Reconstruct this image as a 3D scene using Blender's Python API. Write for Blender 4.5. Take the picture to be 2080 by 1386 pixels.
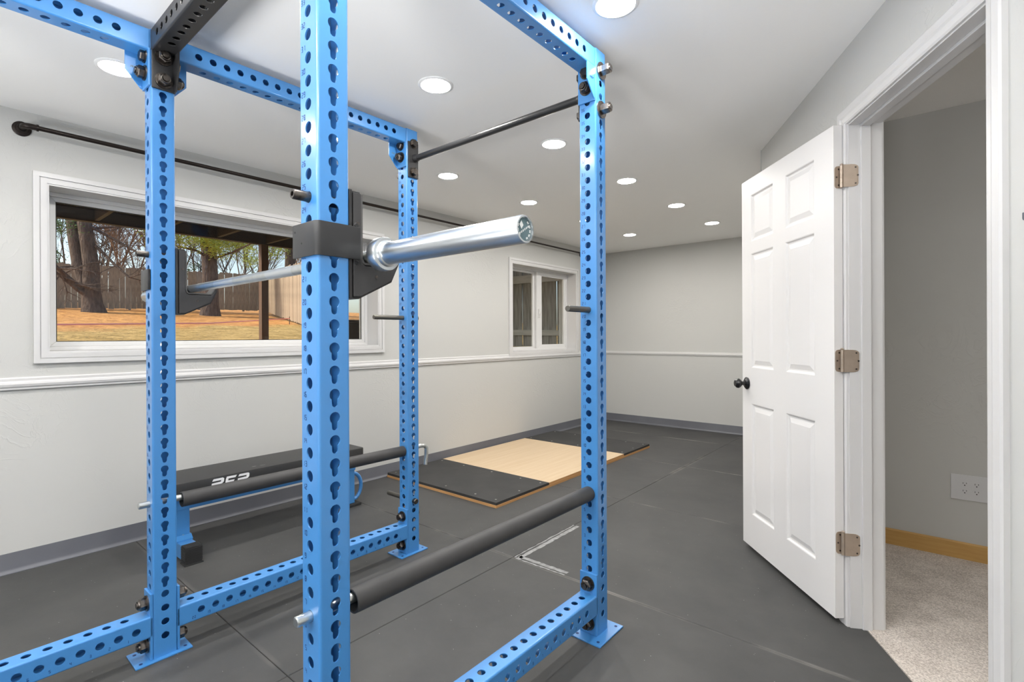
import bpy, math, random
from mathutils import Matrix, Vector

for o in list(bpy.data.objects):
    bpy.data.objects.remove(o)
SC = bpy.context.scene
COL = SC.collection
PI = math.pi

# ------------------------------------------------------------------ camera
cam_d = bpy.data.cameras.new('camera')
cam = bpy.data.objects.new('camera', cam_d)
COL.objects.link(cam)
cam_d.sensor_width = 36.0
cam_d.lens = 1026.57 / 2080 * 36.0
cam_d.shift_y = -8.96 / 2080
cam_d.clip_start = 0.02
cam_d.clip_end = 300
CR = Vector((0.7669265, 0.6417191, -0.0044960))
CU = Vector((0.0032306, 0.0031452, 0.9999898))
CF = Vector((-0.6417268, 0.7669333, -0.0003390))
CP = Vector((2.20876, -0.60371, 1.17005))
cam.matrix_world = Matrix(((CR.x, CU.x, -CF.x, CP.x), (CR.y, CU.y, -CF.y, CP.y),
                           (CR.z, CU.z, -CF.z, CP.z), (0, 0, 0, 1)))
SC.camera = cam

# ------------------------------------------------------------------ world and sun
world = bpy.data.worlds.new('sky')
SC.world = world
world.use_nodes = True
wn = world.node_tree
sky = wn.nodes.new('ShaderNodeTexSky')
sky.sky_type = 'NISHITA'
sky.sun_disc = False
sky.sun_elevation = math.radians(42)
sky.sun_rotation = math.radians(214)
sky.dust_density = 3.0
sky.air_density = 1.0
bg = wn.nodes['Background']
wn.links.new(sky.outputs[0], bg.inputs[0])
bg.inputs[1].default_value = 0.30
sun_d = bpy.data.lights.new('sun', 'SUN')
sun_d.energy = 3.9
sun_d.color = (1.0, 0.93, 0.80)
sun_d.angle = math.radians(0.6)
sun = bpy.data.objects.new('sun', sun_d)
COL.objects.link(sun)
to_sun = Vector((-0.42, -0.62, 0.64)).normalized()
sun.rotation_euler = to_sun.to_track_quat('Z', 'Y').to_euler()

# two soft lights added behind the camera to brighten the ceiling, imitating bounced flash
for nm, loc, pw in (('ceiling_fill', (2.3, -2.5, 0.50), 74.0), ('ceiling_fill', (0.95, -2.6, 0.50), 74.0)):
    ld = bpy.data.lights.new(nm, 'AREA'); ld.shape = 'DISK'; ld.size = 1.1; ld.spread = math.radians(115); ld.energy = pw; ld.color = (0.98, 0.985, 1.0)
    lo = bpy.data.objects.new(nm, ld); COL.objects.link(lo); lo.location = loc
    lo.rotation_euler = Vector((0.0, 0.42, 1.0)).to_track_quat('-Z', 'Y').to_euler()

LAMP = 225.0          # radiance of the recessed ceiling lamps
SC.view_settings.view_transform = 'Standard'
SC.view_settings.look = 'None'
SC.view_settings.gamma = 1.0
SC.view_settings.use_curve_mapping = False
SC.view_settings.exposure = 0.0
SC.cycles.use_denoising = True
SC.cycles.max_bounces = 10
SC.cycles.diffuse_bounces = 6

# ------------------------------------------------------------------ materials
def srgb(r, g, b):
    def f(c):
        c /= 255.0
        return c / 12.92 if c <= 0.04045 else ((c + 0.055) / 1.055) ** 2.4
    return (f(r), f(g), f(b), 1.0)

MATS = {}
def mat(name, color, rough=0.5, metal=0.0, spec=0.5, noise=None, bump=None, coat=0.0, emit=None):
    """noise=(scale, amount, dark colour), bump=(scale, strength, distance)"""
    m = bpy.data.materials.new(name)
    m.use_nodes = True
    nt = m.node_tree
    b = nt.nodes['Principled BSDF']
    b.inputs['Base Color'].default_value = color
    b.inputs['Roughness'].default_value = rough
    b.inputs['Metallic'].default_value = metal
    b.inputs['Specular IOR Level'].default_value = spec
    if coat:
        b.inputs['Coat Weight'].default_value = coat
        b.inputs['Coat Roughness'].default_value = 0.15
    if emit:
        b.inputs['Emission Color'].default_value = emit[0]
        b.inputs['Emission Strength'].default_value = emit[1]
    tc = nt.nodes.new('ShaderNodeTexCoord')
    if noise:
        n = nt.nodes.new('ShaderNodeTexNoise')
        n.inputs['Scale'].default_value = noise[0]
        n.inputs['Detail'].default_value = 6
        mp = nt.nodes.new('ShaderNodeMapping')
        if len(noise) > 3:
            mp.inputs['Scale'].default_value = noise[3]
        nt.links.new(tc.outputs['Object'], mp.inputs[0])
        nt.links.new(mp.outputs[0], n.inputs[0])
        r = nt.nodes.new('ShaderNodeMapRange')
        r.inputs[1].default_value = 0.35
        r.inputs[2].default_value = 0.65
        r.inputs[3].default_value = 0.0
        r.inputs[4].default_value = noise[1]
        nt.links.new(n.outputs[0], r.inputs[0])
        mx = nt.nodes.new('ShaderNodeMixRGB')
        mx.inputs[1].default_value = color
        mx.inputs[2].default_value = noise[2]
        nt.links.new(r.outputs[0], mx.inputs[0])
        nt.links.new(mx.outputs[0], b.inputs['Base Color'])
    if bump:
        n2 = nt.nodes.new('ShaderNodeTexNoise')
        n2.inputs['Scale'].default_value = bump[0]
        n2.inputs['Detail'].default_value = 5
        mp2 = nt.nodes.new('ShaderNodeMapping')
        if len(bump) > 3:
            mp2.inputs['Scale'].default_value = bump[3]
        nt.links.new(tc.outputs['Object'], mp2.inputs[0])
        nt.links.new(mp2.outputs[0], n2.inputs[0])
        bp = nt.nodes.new('ShaderNodeBump')
        bp.inputs['Strength'].default_value = bump[1]
        bp.inputs['Distance'].default_value = bump[2]
        nt.links.new(n2.outputs[0], bp.inputs['Height'])
        nt.links.new(bp.outputs[0], b.inputs['Normal'])
    MATS[name] = m
    return m

def wall_mat(name, color):
    """painted drywall with trowel marks that come and go"""
    m = mat(name, color, 0.72, spec=0.25)
    nt = m.node_tree
    b = nt.nodes['Principled BSDF']
    tc = nt.nodes.new('ShaderNodeTexCoord')
    w = nt.nodes.new('ShaderNodeTexNoise')
    w.inputs['Scale'].default_value = 5.5
    w.inputs['Detail'].default_value = 4
    w.inputs['Distortion'].default_value = 2.4
    nt.links.new(tc.outputs['Object'], w.inputs[0])
    fr = nt.nodes.new('ShaderNodeMath'); fr.operation = 'MULTIPLY'; fr.inputs[1].default_value = 9.0
    nt.links.new(w.outputs[0], fr.inputs[0])
    pp = nt.nodes.new('ShaderNodeMath'); pp.operation = 'PINGPONG'; pp.inputs[1].default_value = 1.0
    nt.links.new(fr.outputs[0], pp.inputs[0])
    pw = nt.nodes.new('ShaderNodeMath'); pw.operation = 'POWER'; pw.inputs[1].default_value = 5.0
    nt.links.new(pp.outputs[0], pw.inputs[0])
    k = nt.nodes.new('ShaderNodeTexNoise'); k.inputs['Scale'].default_value = 1.3
    nt.links.new(tc.outputs['Object'], k.inputs[0])
    kr = nt.nodes.new('ShaderNodeMapRange')
    kr.inputs[1].default_value = 0.52; kr.inputs[2].default_value = 0.68
    nt.links.new(k.outputs[0], kr.inputs[0])
    mu = nt.nodes.new('ShaderNodeMath'); mu.operation = 'MULTIPLY'
    nt.links.new(pw.outputs[0], mu.inputs[0]); nt.links.new(kr.outputs[0], mu.inputs[1])
    bp = nt.nodes.new('ShaderNodeBump')
    bp.inputs['Strength'].default_value = 0.5
    bp.inputs['Distance'].default_value = 0.0025
    nt.links.new(mu.outputs[0], bp.inputs['Height'])
    nt.links.new(bp.outputs[0], b.inputs['Normal'])
    return m

wall_mat('wall', (0.53, 0.528, 0.508, 1))
mat('ceiling', (0.91, 0.905, 0.89, 1), 0.85, spec=0.2, bump=(60, 0.12, 0.003))
mat('white_trim', (0.61, 0.602, 0.596, 1), 0.35)
mat('door_white', (0.74, 0.725, 0.715, 1), 0.38, bump=(30, 0.05, 0.001))
mat('vinyl', (0.68, 0.675, 0.665, 1), 0.3)
mat('cove_base', (0.115, 0.118, 0.135, 1), 0.45, noise=(3, 0.5, (0.16, 0.165, 0.18, 1)))
mat('blue', (0.050, 0.228, 0.545, 1), 0.36, spec=0.6, coat=0.5, bump=(220, 0.03, 0.0006))
mat('navy_mark', (0.006, 0.025, 0.12, 1), 0.6)
mat('black_metal', (0.022, 0.022, 0.023, 1), 0.38, bump=(260, 0.08, 0.0006))
mat('black_plastic', (0.040, 0.039, 0.040, 1), 0.42, bump=(300, 0.06, 0.0005))
mat('black_rubber', (0.020, 0.020, 0.020, 1), 0.75)
mat('black_foam', (0.035, 0.034, 0.034, 1), 0.62, noise=(14, 0.3, (0.06, 0.058, 0.056, 1)))
mat('bolt_steel', (0.16, 0.145, 0.13, 1), 0.32, metal=1.0, noise=(90, 0.6, (0.05, 0.035, 0.03, 1)))
mat('nut_steel', (0.34, 0.32, 0.30, 1), 0.28, metal=1.0, noise=(90, 0.5, (0.16, 0.10, 0.06, 1)))
mat('peg_steel', (0.16, 0.15, 0.13, 1), 0.42, metal=0.85)
mat('chrome', (0.70, 0.73, 0.75, 1), 0.30, metal=1.0, noise=(3, 0.15, (0.60, 0.63, 0.66, 1), (1, 20, 20)))
mat('zinc', (0.66, 0.68, 0.67, 1), 0.30, metal=1.0, noise=(40, 0.4, (0.5, 0.52, 0.5, 1)))
mat('cap_grey', srgb(96, 118, 124), 0.5)
mat('cap_white', (0.75, 0.77, 0.76, 1), 0.5)
mat('vinyl_pad', (0.030, 0.030, 0.030, 1), 0.48, bump=(400, 0.12, 0.0006))
mat('print_white', (0.82, 0.82, 0.82, 1), 0.5)
mat('liner', (0.10, 0.098, 0.095, 1), 0.35)
mat('plywood', srgb(204, 182, 152), 0.6, noise=(1.2, 0.5, srgb(192, 166, 132), (30, 1.2, 3)))
mat('ply_edge', srgb(206, 158, 104), 0.7, noise=(3, 0.5, srgb(160, 112, 66), (2, 2, 120)))
mat('stall_mat', (0.030, 0.030, 0.030, 1), 0.8, noise=(5, 0.35, (0.06, 0.058, 0.056, 1)), bump=(180, 0.25, 0.001))
mat('screw', (0.5, 0.5, 0.48, 1), 0.4, metal=1.0)
mat('bronze', (0.022, 0.015, 0.012, 1), 0.35, metal=0.5)
mat('hinge', (0.50, 0.41, 0.33, 1), 0.38, metal=0.6, noise=(25, 0.4, (0.36, 0.29, 0.23, 1)))
mat('knob_black', (0.012, 0.012, 0.013, 1), 0.22)
mat('lens', (1, 1, 1, 1), 0.4, emit=((1.0, 0.972, 0.93, 1), LAMP))
mat('lamp_trim', (0.85, 0.85, 0.84, 1), 0.4)
mat('tan_base', srgb(196, 156, 92), 0.5, noise=(4, 0.4, srgb(176, 132, 70), (2, 2, 20)))
mat('plate_white', (0.62, 0.62, 0.63, 1), 0.35)
mat('slot_dark', (0.01, 0.01, 0.01, 1), 0.6)
mat('steel_grey', srgb(82, 86, 96), 0.4)
mat('dark_wood', (0.040, 0.022, 0.013, 1), 0.75, noise=(4, 0.6, (0.020, 0.012, 0.008, 1), (3, 3, 18)))
mat('post_wood', (0.13, 0.062, 0.030, 1), 0.75, noise=(4, 0.6, (0.07, 0.035, 0.018, 1), (10, 10, 1)))
mat('fence_wood', (0.40, 0.315, 0.225, 1), 0.85, noise=(5, 0.8, (0.23, 0.18, 0.13, 1), (6, 6, 0.6)))
mat('fence_grey', (0.46, 0.455, 0.42, 1), 0.85, noise=(5, 0.9, (0.20, 0.195, 0.178, 1), (9, 9, 0.5)))
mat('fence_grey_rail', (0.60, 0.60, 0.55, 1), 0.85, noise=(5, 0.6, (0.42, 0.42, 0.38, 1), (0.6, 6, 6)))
mat('bark', (0.15, 0.105, 0.080, 1), 0.9, noise=(3, 0.9, (0.07, 0.048, 0.038, 1), (4, 4, 1.2)), bump=(6, 1.0, 0.08, (3, 3, 0.8)))
mat('twig', (0.16, 0.125, 0.10, 1), 0.9)
mat('twig_red', (0.28, 0.17, 0.10, 1), 0.9)
mat('needles_light', (0.50, 0.56, 0.08, 1), 0.7, noise=(1.5, 0.9, (0.28, 0.40, 0.06, 1)))
mat('needles_dark', (0.14, 0.24, 0.06, 1), 0.75, noise=(1.5, 0.9, (0.07, 0.14, 0.04, 1)))
mat('string_pink', (0.85, 0.36, 0.34, 1), 0.7)
mat('bin_brown', (0.035, 0.026, 0.020, 1), 0.6)
mat('siding', (0.3, 0.29, 0.27, 1), 0.8)
mat('tape', (0.34, 0.34, 0.335, 1), 0.75, noise=(9, 0.75, (0.16, 0.16, 0.16, 1), (4, 4, 1)))

def rubber_floor():
    m = mat('rubber_mat', (0.055, 0.055, 0.055, 1), 0.62, spec=0.4)
    nt = m.node_tree; N = nt.nodes; L = nt.links
    b = N['Principled BSDF']
    geo = N.new('ShaderNodeNewGeometry')
    # worn, uneven grey
    n1 = N.new('ShaderNodeTexNoise'); n1.inputs['Scale'].default_value = 1.6; n1.inputs['Detail'].default_value = 8
    n1.inputs['Roughness'].default_value = 0.65
    L.new(geo.outputs['Position'], n1.inputs[0])
    r1 = N.new('ShaderNodeMapRange'); r1.inputs[1].default_value = 0.3; r1.inputs[2].default_value = 0.7
    L.new(n1.outputs[0], r1.inputs[0])
    c1 = N.new('ShaderNodeMixRGB'); c1.inputs[1].default_value = (0.046, 0.046, 0.046, 1)
    c1.inputs[2].default_value = (0.074, 0.073, 0.071, 1)
    L.new(r1.outputs[0], c1.inputs[0])
    # pale dust specks
    v = N.new('ShaderNodeTexVoronoi'); v.inputs['Scale'].default_value = 34.0
    L.new(geo.outputs['Position'], v.inputs[0])
    lt = N.new('ShaderNodeMath'); lt.operation = 'LESS_THAN'; lt.inputs[1].default_value = 0.060
    L.new(v.outputs['Distance'], lt.inputs[0])
    sp = N.new('ShaderNodeSeparateColor'); L.new(v.outputs['Color'], sp.inputs[0])
    g2 = N.new('ShaderNodeMath'); g2.operation = 'GREATER_THAN'; g2.inputs[1].default_value = 0.66
    L.new(sp.outputs[0], g2.inputs[0])
    a = N.new('ShaderNodeMath'); a.operation = 'MULTIPLY'
    L.new(lt.outputs[0], a.inputs[0]); L.new(g2.outputs[0], a.inputs[1])
    a2 = N.new('ShaderNodeMath'); a2.operation = 'MULTIPLY'; a2.inputs[1].default_value = 0.55
    L.new(a.outputs[0], a2.inputs[0])
    c2 = N.new('ShaderNodeMixRGB'); c2.inputs[2].default_value = (0.42, 0.41, 0.39, 1)
    L.new(a2.outputs[0], c2.inputs[0]); L.new(c1.outputs[0], c2.inputs[1])
    # dust rubbed into the joints
    sx = N.new('ShaderNodeSeparateXYZ'); L.new(geo.outputs['Position'], sx.inputs[0])
    def near(out, pos, halfw):
        s = N.new('ShaderNodeMath'); s.operation = 'SUBTRACT'; s.inputs[1].default_value = pos
        L.new(out, s.inputs[0])
        ab = N.new('ShaderNodeMath'); ab.operation = 'ABSOLUTE'; L.new(s.outputs[0], ab.inputs[0])
        r = N.new('ShaderNodeMapRange'); r.inputs[1].default_value = halfw * 0.6; r.inputs[2].default_value = halfw
        r.inputs[3].default_value = 1; r.inputs[4].default_value = 0
        L.new(ab.outputs[0], r.inputs[0]); return r.outputs[0]
    acc = None
    for out, pos, hw in ((sx.outputs[0], 0.49, 0.024), (sx.outputs[1], 1.445, 0.013), (sx.outputs[1], 2.665, 0.012),
                         (sx.outputs[1], 3.855, 0.014), (sx.outputs[1], 5.01, 0.016), (sx.outputs[1], 0.235, 0.02)):
        o = near(out, pos, hw)
        if pos == 0.49:                     # the long joint is only dusty towards the far end
            fy = N.new('ShaderNodeMapRange'); fy.inputs[1].default_value = 2.9; fy.inputs[2].default_value = 3.5
            L.new(sx.outputs[1], fy.inputs[0])
            mm = N.new('ShaderNodeMath'); mm.operation = 'MULTIPLY'; L.new(o, mm.inputs[0]); L.new(fy.outputs[0], mm.inputs[1]); o = mm.outputs[0]
        if pos == 0.235:
            mm = N.new('ShaderNodeMath'); mm.operation = 'MULTIPLY'; L.new(o, mm.inputs[0]); mm.inputs[1].default_value = 0.3; o = mm.outputs[0]
        if acc is None:
            acc = o
        else:
            mx = N.new('ShaderNodeMath'); mx.operation = 'MAXIMUM'
            L.new(acc, mx.inputs[0]); L.new(o, mx.inputs[1]); acc = mx.outputs[0]
    n3 = N.new('ShaderNodeTexNoise'); n3.inputs['Scale'].default_value = 3.1; n3.inputs['Detail'].default_value = 6
    L.new(geo.outputs['Position'], n3.inputs[0])
    r3 = N.new('ShaderNodeMapRange'); r3.inputs[1].default_value = 0.44; r3.inputs[2].default_value = 0.70
    L.new(n3.outputs[0], r3.inputs[0])
    a3 = N.new('ShaderNodeMath'); a3.operation = 'MULTIPLY'; L.new(acc, a3.inputs[0]); L.new(r3.outputs[0], a3.inputs[1])
    a4 = N.new('ShaderNodeMath'); a4.operation = 'MULTIPLY'; a4.inputs[1].default_value = 0.6; L.new(a3.outputs[0], a4.inputs[0])
    c3 = N.new('ShaderNodeMixRGB'); c3.inputs[2].default_value = (0.26, 0.24, 0.22, 1)
    L.new(a4.outputs[0], c3.inputs[0]); L.new(c2.outputs[0], c3.inputs[1])
    L.new(c3.outputs[0], b.inputs['Base Color'])
    nb = N.new('ShaderNodeTexNoise'); nb.inputs['Scale'].default_value = 260; nb.inputs['Detail'].default_value = 3
    L.new(geo.outputs['Position'], nb.inputs[0])
    bp = N.new('ShaderNodeBump'); bp.inputs['Strength'].default_value = 0.2; bp.inputs['Distance'].default_value = 0.001
    L.new(nb.outputs[0], bp.inputs['Height']); L.new(bp.outputs[0], b.inputs['Normal'])
rubber_floor()

def carpet():
    m = mat('carpet', (0.42, 0.375, 0.33, 1), 0.95, spec=0.1)
    nt = m.node_tree; N = nt.nodes; L = nt.links; b = N['Principled BSDF']
    geo = N.new('ShaderNodeNewGeometry')
    n1 = N.new('ShaderNodeTexNoise'); n1.inputs['Scale'].default_value = 170; n1.inputs['Detail'].default_value = 4
    L.new(geo.outputs['Position'], n1.inputs[0])
    n2 = N.new('ShaderNodeTexNoise'); n2.inputs['Scale'].default_value = 9; n2.inputs['Detail'].default_value = 4
    L.new(geo.outputs['Position'], n2.inputs[0])
    ad = N.new('ShaderNodeMath'); ad.operation = 'MULTIPLY_ADD'; ad.inputs[1].default_value = 0.35
    L.new(n2.outputs[0], ad.inputs[0]); L.new(n1.outputs[0], ad.inputs[2])
    r = N.new('ShaderNodeMapRange'); r.inputs[1].default_value = 0.5; r.inputs[2].default_value = 0.85
    L.new(ad.outputs[0], r.inputs[0])
    c = N.new('ShaderNodeMixRGB'); c.inputs[1].default_value = (0.42, 0.37, 0.325, 1); c.inputs[2].default_value = (0.78, 0.71, 0.645, 1)
    L.new(r.outputs[0], c.inputs[0]); L.new(c.outputs[0], b.inputs['Base Color'])
    bp = N.new('ShaderNodeBump'); bp.inputs['Strength'].default_value = 0.8; bp.inputs['Distance'].default_value = 0.006
    L.new(n1.outputs[0], bp.inputs['Height']); L.new(bp.outputs[0], b.inputs['Normal'])
carpet()

def glass():
    m = bpy.data.materials.new('glass'); m.use_nodes = True
    nt = m.node_tree; N = nt.nodes; L = nt.links
    N.remove(N['Principled BSDF'])
    out = N['Material Output']
    t = N.new('ShaderNodeBsdfTransparent'); t.inputs[0].default_value = (0.94, 0.95, 0.94, 1)
    g = N.new('ShaderNodeBsdfGlossy'); g.inputs['Roughness'].default_value = 0.0
    f = N.new('ShaderNodeFresnel')
    geo = N.new('ShaderNodeNewGeometry')        # the same reflectance from either side of a thin pane
    io = N.new('ShaderNodeMapRange'); io.inputs[3].default_value = 1.26; io.inputs[4].default_value = 1 / 1.26
    L.new(geo.outputs['Backfacing'], io.inputs[0]); L.new(io.outputs[0], f.inputs[0])
    mx = N.new('ShaderNodeMixShader')
    L.new(f.outputs[0], mx.inputs[0]); L.new(t.outputs[0], mx.inputs[1]); L.new(g.outputs[0], mx.inputs[2])
    L.new(mx.outputs[0], out.inputs[0])
    MATS['glass'] = m
glass()

def yard():
    m = mat('yard', (0.4, 0.3, 0.15, 1), 0.95, spec=0.1)
    nt = m.node_tree; N = nt.nodes; L = nt.links; b = N['Principled BSDF']
    geo = N.new('ShaderNodeNewGeometry')
    sx = N.new('ShaderNodeSeparateXYZ'); L.new(geo.outputs['Position'], sx.inputs[0])
    # pine straw beyond a ragged line, dry lawn on the near side
    y1 = N.new('ShaderNodeMath'); y1.operation = 'MULTIPLY_ADD'; y1.inputs[1].default_value = 0.62; y1.inputs[2].default_value = 9.0
    L.new(sx.outputs[1], y1.inputs[0])
    s = N.new('ShaderNodeMath'); s.operation = 'ADD'; L.new(sx.outputs[0], s.inputs[0]); L.new(y1.outputs[0], s.inputs[1])
    n = N.new('ShaderNodeTexNoise'); n.inputs['Scale'].default_value = 0.8; n.inputs['Detail'].default_value = 6
    L.new(geo.outputs['Position'], n.inputs[0])
    nn = N.new('ShaderNodeMath'); nn.operation = 'MULTIPLY_ADD'; nn.inputs[1].default_value = 3.0; nn.inputs[2].default_value = -1.5
    L.new(n.outputs[0], nn.inputs[0])
    s2 = N.new('ShaderNodeMath'); s2.operation = 'ADD'; L.new(s.outputs[0], s2.inputs[0]); L.new(nn.outputs[0], s2.inputs[1])
    r = N.new('ShaderNodeMapRange'); r.inputs[1].default_value = -0.6; r.inputs[2].default_value = 0.6
    L.new(s2.outputs[0], r.inputs[0])
    def two(c1, c2, sc):
        k = N.new('ShaderNodeTexNoise'); k.inputs['Scale'].default_value = sc; k.inputs['Detail'].default_value = 7
        L.new(geo.outputs['Position'], k.inputs[0])
        kr = N.new('ShaderNodeMapRange'); kr.inputs[1].default_value = 0.38; kr.inputs[2].default_value = 0.62
        L.new(k.outputs[0], kr.inputs[0])
        mx = N.new('ShaderNodeMixRGB'); mx.inputs[1].default_value = c1; mx.inputs[2].default_value = c2
        L.new(kr.outputs[0], mx.inputs[0]); return mx.outputs[0]
    mulch = two((0.60, 0.310, 0.105, 1), (0.38, 0.180, 0.065, 1), 5)
    lawn = two((0.48, 0.325, 0.125, 1), (0.30, 0.200, 0.070, 1), 4)
    c = N.new('ShaderNodeMixRGB'); L.new(r.outputs[0], c.inputs[0]); L.new(mulch, c.inputs[1]); L.new(lawn, c.inputs[2])
    L.new(c.outputs[0], b.inputs['Base Color'])
    kb = N.new('ShaderNodeTexNoise'); kb.inputs['Scale'].default_value = 12
    L.new(geo.outputs['Position'], kb.inputs[0])
    bp = N.new('ShaderNodeBump'); bp.inputs['Distance'].default_value = 0.05; bp.inputs['Strength'].default_value = 0.7
    L.new(kb.outputs[0], bp.inputs['Height']); L.new(bp.outputs[0], b.inputs['Normal'])
yard()

# ------------------------------------------------------------------ mesh helpers
class MB:
    def __init__(s):
        s.v = []; s.f = []
    def quad(s, a, b, c, d):
        i = len(s.v); s.v += [a, b, c, d]; s.f.append((i, i + 1, i + 2, i + 3))
    def ngon(s, pts):
        i = len(s.v); s.v += list(pts); s.f.append(tuple(range(i, i + len(pts))))
    def box(s, x0, x1, y0, y1, z0, z1):
        i = len(s.v)
        s.v += [(x0, y0, z0), (x1, y0, z0), (x1, y1, z0), (x0, y1, z0), (x0, y0, z1), (x1, y0, z1), (x1, y1, z1), (x0, y1, z1)]
        s.f += [(i, i + 3, i + 2, i + 1), (i + 4, i + 5, i + 6, i + 7), (i, i + 1, i + 5, i + 4), (i + 1, i + 2, i + 6, i + 5),
                (i + 2, i + 3, i + 7, i + 6), (i + 3, i, i + 4, i + 7)]
        return s
    def rings(s, rings, cap=True):
        """list of rings (each a list of points, same count) joined by quads"""
        i = len(s.v); n = len(rings[0])
        for r in rings:
            s.v += [tuple(p) for p in r]
        for k in range(len(rings) - 1):
            for j in range(n):
                a = i + k * n + j; b = i + k * n + (j + 1) % n
                s.f.append((a, b, b + n, a + n))
        if cap:
            s.f.append(tuple(i + j for j in reversed(range(n))))
            s.f.append(tuple(i + (len(rings) - 1) * n + j for j in range(n)))
        return s
    def cyl(s, p0, p1, r0, r1=None, seg=16, cap=True):
        r1 = r0 if r1 is None else r1
        return s.path([p0, p1], [r0, r1], seg, cap)
    def path(s, pts, rad, seg=10, cap=True):
        pts = [Vector(p) for p in pts]
        if not isinstance(rad, (list, tuple)):
            rad = [rad] * len(pts)
        rings = []
        prev = None
        for k, p in enumerate(pts):
            if k == 0: d = pts[1] - pts[0]
            elif k == len(pts) - 1: d = pts[-1] - pts[-2]
            else: d = (pts[k + 1] - p).normalized() + (p - pts[k - 1]).normalized()
            d.normalize()
            if prev is None:
                a = Vector((0, 0, 1)) if abs(d.z) < 0.9 else Vector((1, 0, 0))
                u = d.cross(a).normalized()
            else:
                u = (prev - d * prev.dot(d)).normalized()
            prev = u
            w = d.cross(u)
            rings.append([p + (u * math.cos(t) + w * math.sin(t)) * rad[k] for t in (2 * PI * j / seg for j in range(seg))])
        return s.rings(rings, cap)
    def lathe(s, prof, axis_p, axis_d, seg=20, cap=True):
        """prof: list of (distance along the axis, radius)"""
        p = Vector(axis_p); d = Vector(axis_d).normalized()
        a = Vector((0, 0, 1)) if abs(d.z) < 0.9 else Vector((1, 0, 0))
        u = d.cross(a).normalized(); w = d.cross(u)
        rings = [[p + d * t + (u * math.cos(q) + w * math.sin(q)) * r for q in (2 * PI * j / seg for j in range(seg))] for t, r in prof]
        return s.rings(rings, cap)
    def prism(s, poly, place, t0, t1):
        """poly 2-D, place(a, b, t) -> 3-D"""
        n = len(poly); i = len(s.v)
        s.v += [place(a, b, t0) for a, b in poly] + [place(a, b, t1) for a, b in poly]
        s.f.append(tuple(i + k for k in reversed(range(n)))); s.f.append(tuple(i + n + k for k in range(n)))
        for k in range(n):
            j = (k + 1) % n
            s.f.append((i + k, i + j, i + n + j, i + n + k))
        return s
    def mesh(s, name, m, smooth=35, bevel=0):
        import bmesh
        me = bpy.data.meshes.new(name)
        me.from_pydata([tuple(p) for p in s.v], [], s.f)
        bm = bmesh.new(); bm.from_mesh(me)
        bmesh.ops.recalc_face_normals(bm, faces=bm.faces)
        if bevel:
            es = [e for e in bm.edges if len(e.link_faces) == 2 and e.calc_face_angle() > 0.6]
            bmesh.ops.bevel(bm, geom=es, offset=bevel, segments=2, affect='EDGES', profile=0.6, clamp_overlap=True)
        bm.to_mesh(me); bm.free()
        me.materials.append(MATS[m])
        if smooth:
            for p in me.polygons: p.use_smooth = True
            me.set_sharp_from_angle(angle=math.radians(smooth))
        return me
    def build(s, name, m, parent=None, smooth=35, bevel=0):
        return link(name, s.mesh(name, m, smooth, bevel), parent)

def link(name, me, parent=None, loc=None, rot=None):
    o = bpy.data.objects.new(name, me); COL.objects.link(o)
    if parent: o.parent = parent
    if loc is not None: o.location = loc
    if rot is not None: o.rotation_euler = rot
    return o
def tag(o, label=None, cat=None, group=None, kind=None):
    if label: o['label'] = label
    if cat: o['category'] = cat
    if group: o['group'] = group
    if kind: o['kind'] = kind
    return o
def thing(name, label, cat, loc=(0, 0, 0), rz=0.0, group=None):
    return tag(link(name, None, None, loc, (0, 0, rz)), label, cat, group)
def struct(name, loc=(0, 0, 0), rz=0.0):
    return tag(link(name, None, None, loc, (0, 0, rz)), kind='structure')
def copy_tree(o, parent=None):
    c = o.copy(); COL.objects.link(c); c.parent = parent
    for ch in list(o.children): copy_tree(ch, c)
    return c

# ------------------------------------------------------------------ the room
WX, FY, HC = -1.334, 5.669, 2.325
BY = -3.4                                   # wall behind the camera
def cut_wall(mb, along, lo, hi, t0, t1, ztop, holes):
    """wall of boxes round rectangular holes; along = 'x' or 'y'; holes = (a0, a1, z0, z1)"""
    cuts = sorted({lo, hi, *[h[0] for h in holes], *[h[1] for h in holes]})
    for a, b in zip(cuts, cuts[1:]):
        zs = [(0.0, ztop)]
        for h in holes:
            if h[0] <= a + 1e-6 and h[1] >= b - 1e-6:
                zs = [(0.0, h[2]), (h[3], ztop)]
        for z0, z1 in zs:
            if z1 - z0 < 1e-4: continue
            if along == 'y': mb.box(t0, t1, a, b, z0, z1)
            else: mb.box(a, b, t0, t1, z0, z1)
WIN1 = (-0.134, 1.896, 1.100, 1.972)
WIN2 = (3.632, 4.905, 1.000, 1.974)
mb = MB(); cut_wall(mb, 'y', BY - 0.2, FY + 0.2, WX - 0.26, WX, HC + 0.1, [WIN1, WIN2])
tag(mb.build('wall_left', 'wall', smooth=0), kind='structure')
# door wall, angled: local x runs along the wall towards the camera, local y into the back room
KX, KY = 1.395, 2.747
DD = Vector((0.487, -0.873)).normalized()
NN = Vector((-DD.y, DD.x))
N0 = 0.025
DW_LOC = (KX + N0 * NN.x, KY + N0 * NN.y, 0)
DW_ROT = math.atan2(DD.y, DD.x)
def dw(s, n=0.0, z=0.0):
    return (DW_LOC[0] + DD.x * s + NN.x * n, DW_LOC[1] + DD.y * s + NN.y * n, z)
S0, S1, DTOP = 1.090, 1.842, 2.008
SA, SB = -0.08, 4.70
c0 = dw(SA); c1 = dw(SB)
mb = MB().box(WX - 0.26, c0[0] + 0.2, FY, FY + 0.2, 0, HC + 0.1)
tag(mb.build('wall_far', 'wall', smooth=0), kind='structure')
mb = MB(); cut_wall(mb, 'x', SA, SB, 0.0, 0.118, HC + 0.1, [(S0 - 0.011, S1 + 0.011, 0.0, DTOP + 0.011)])
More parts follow.
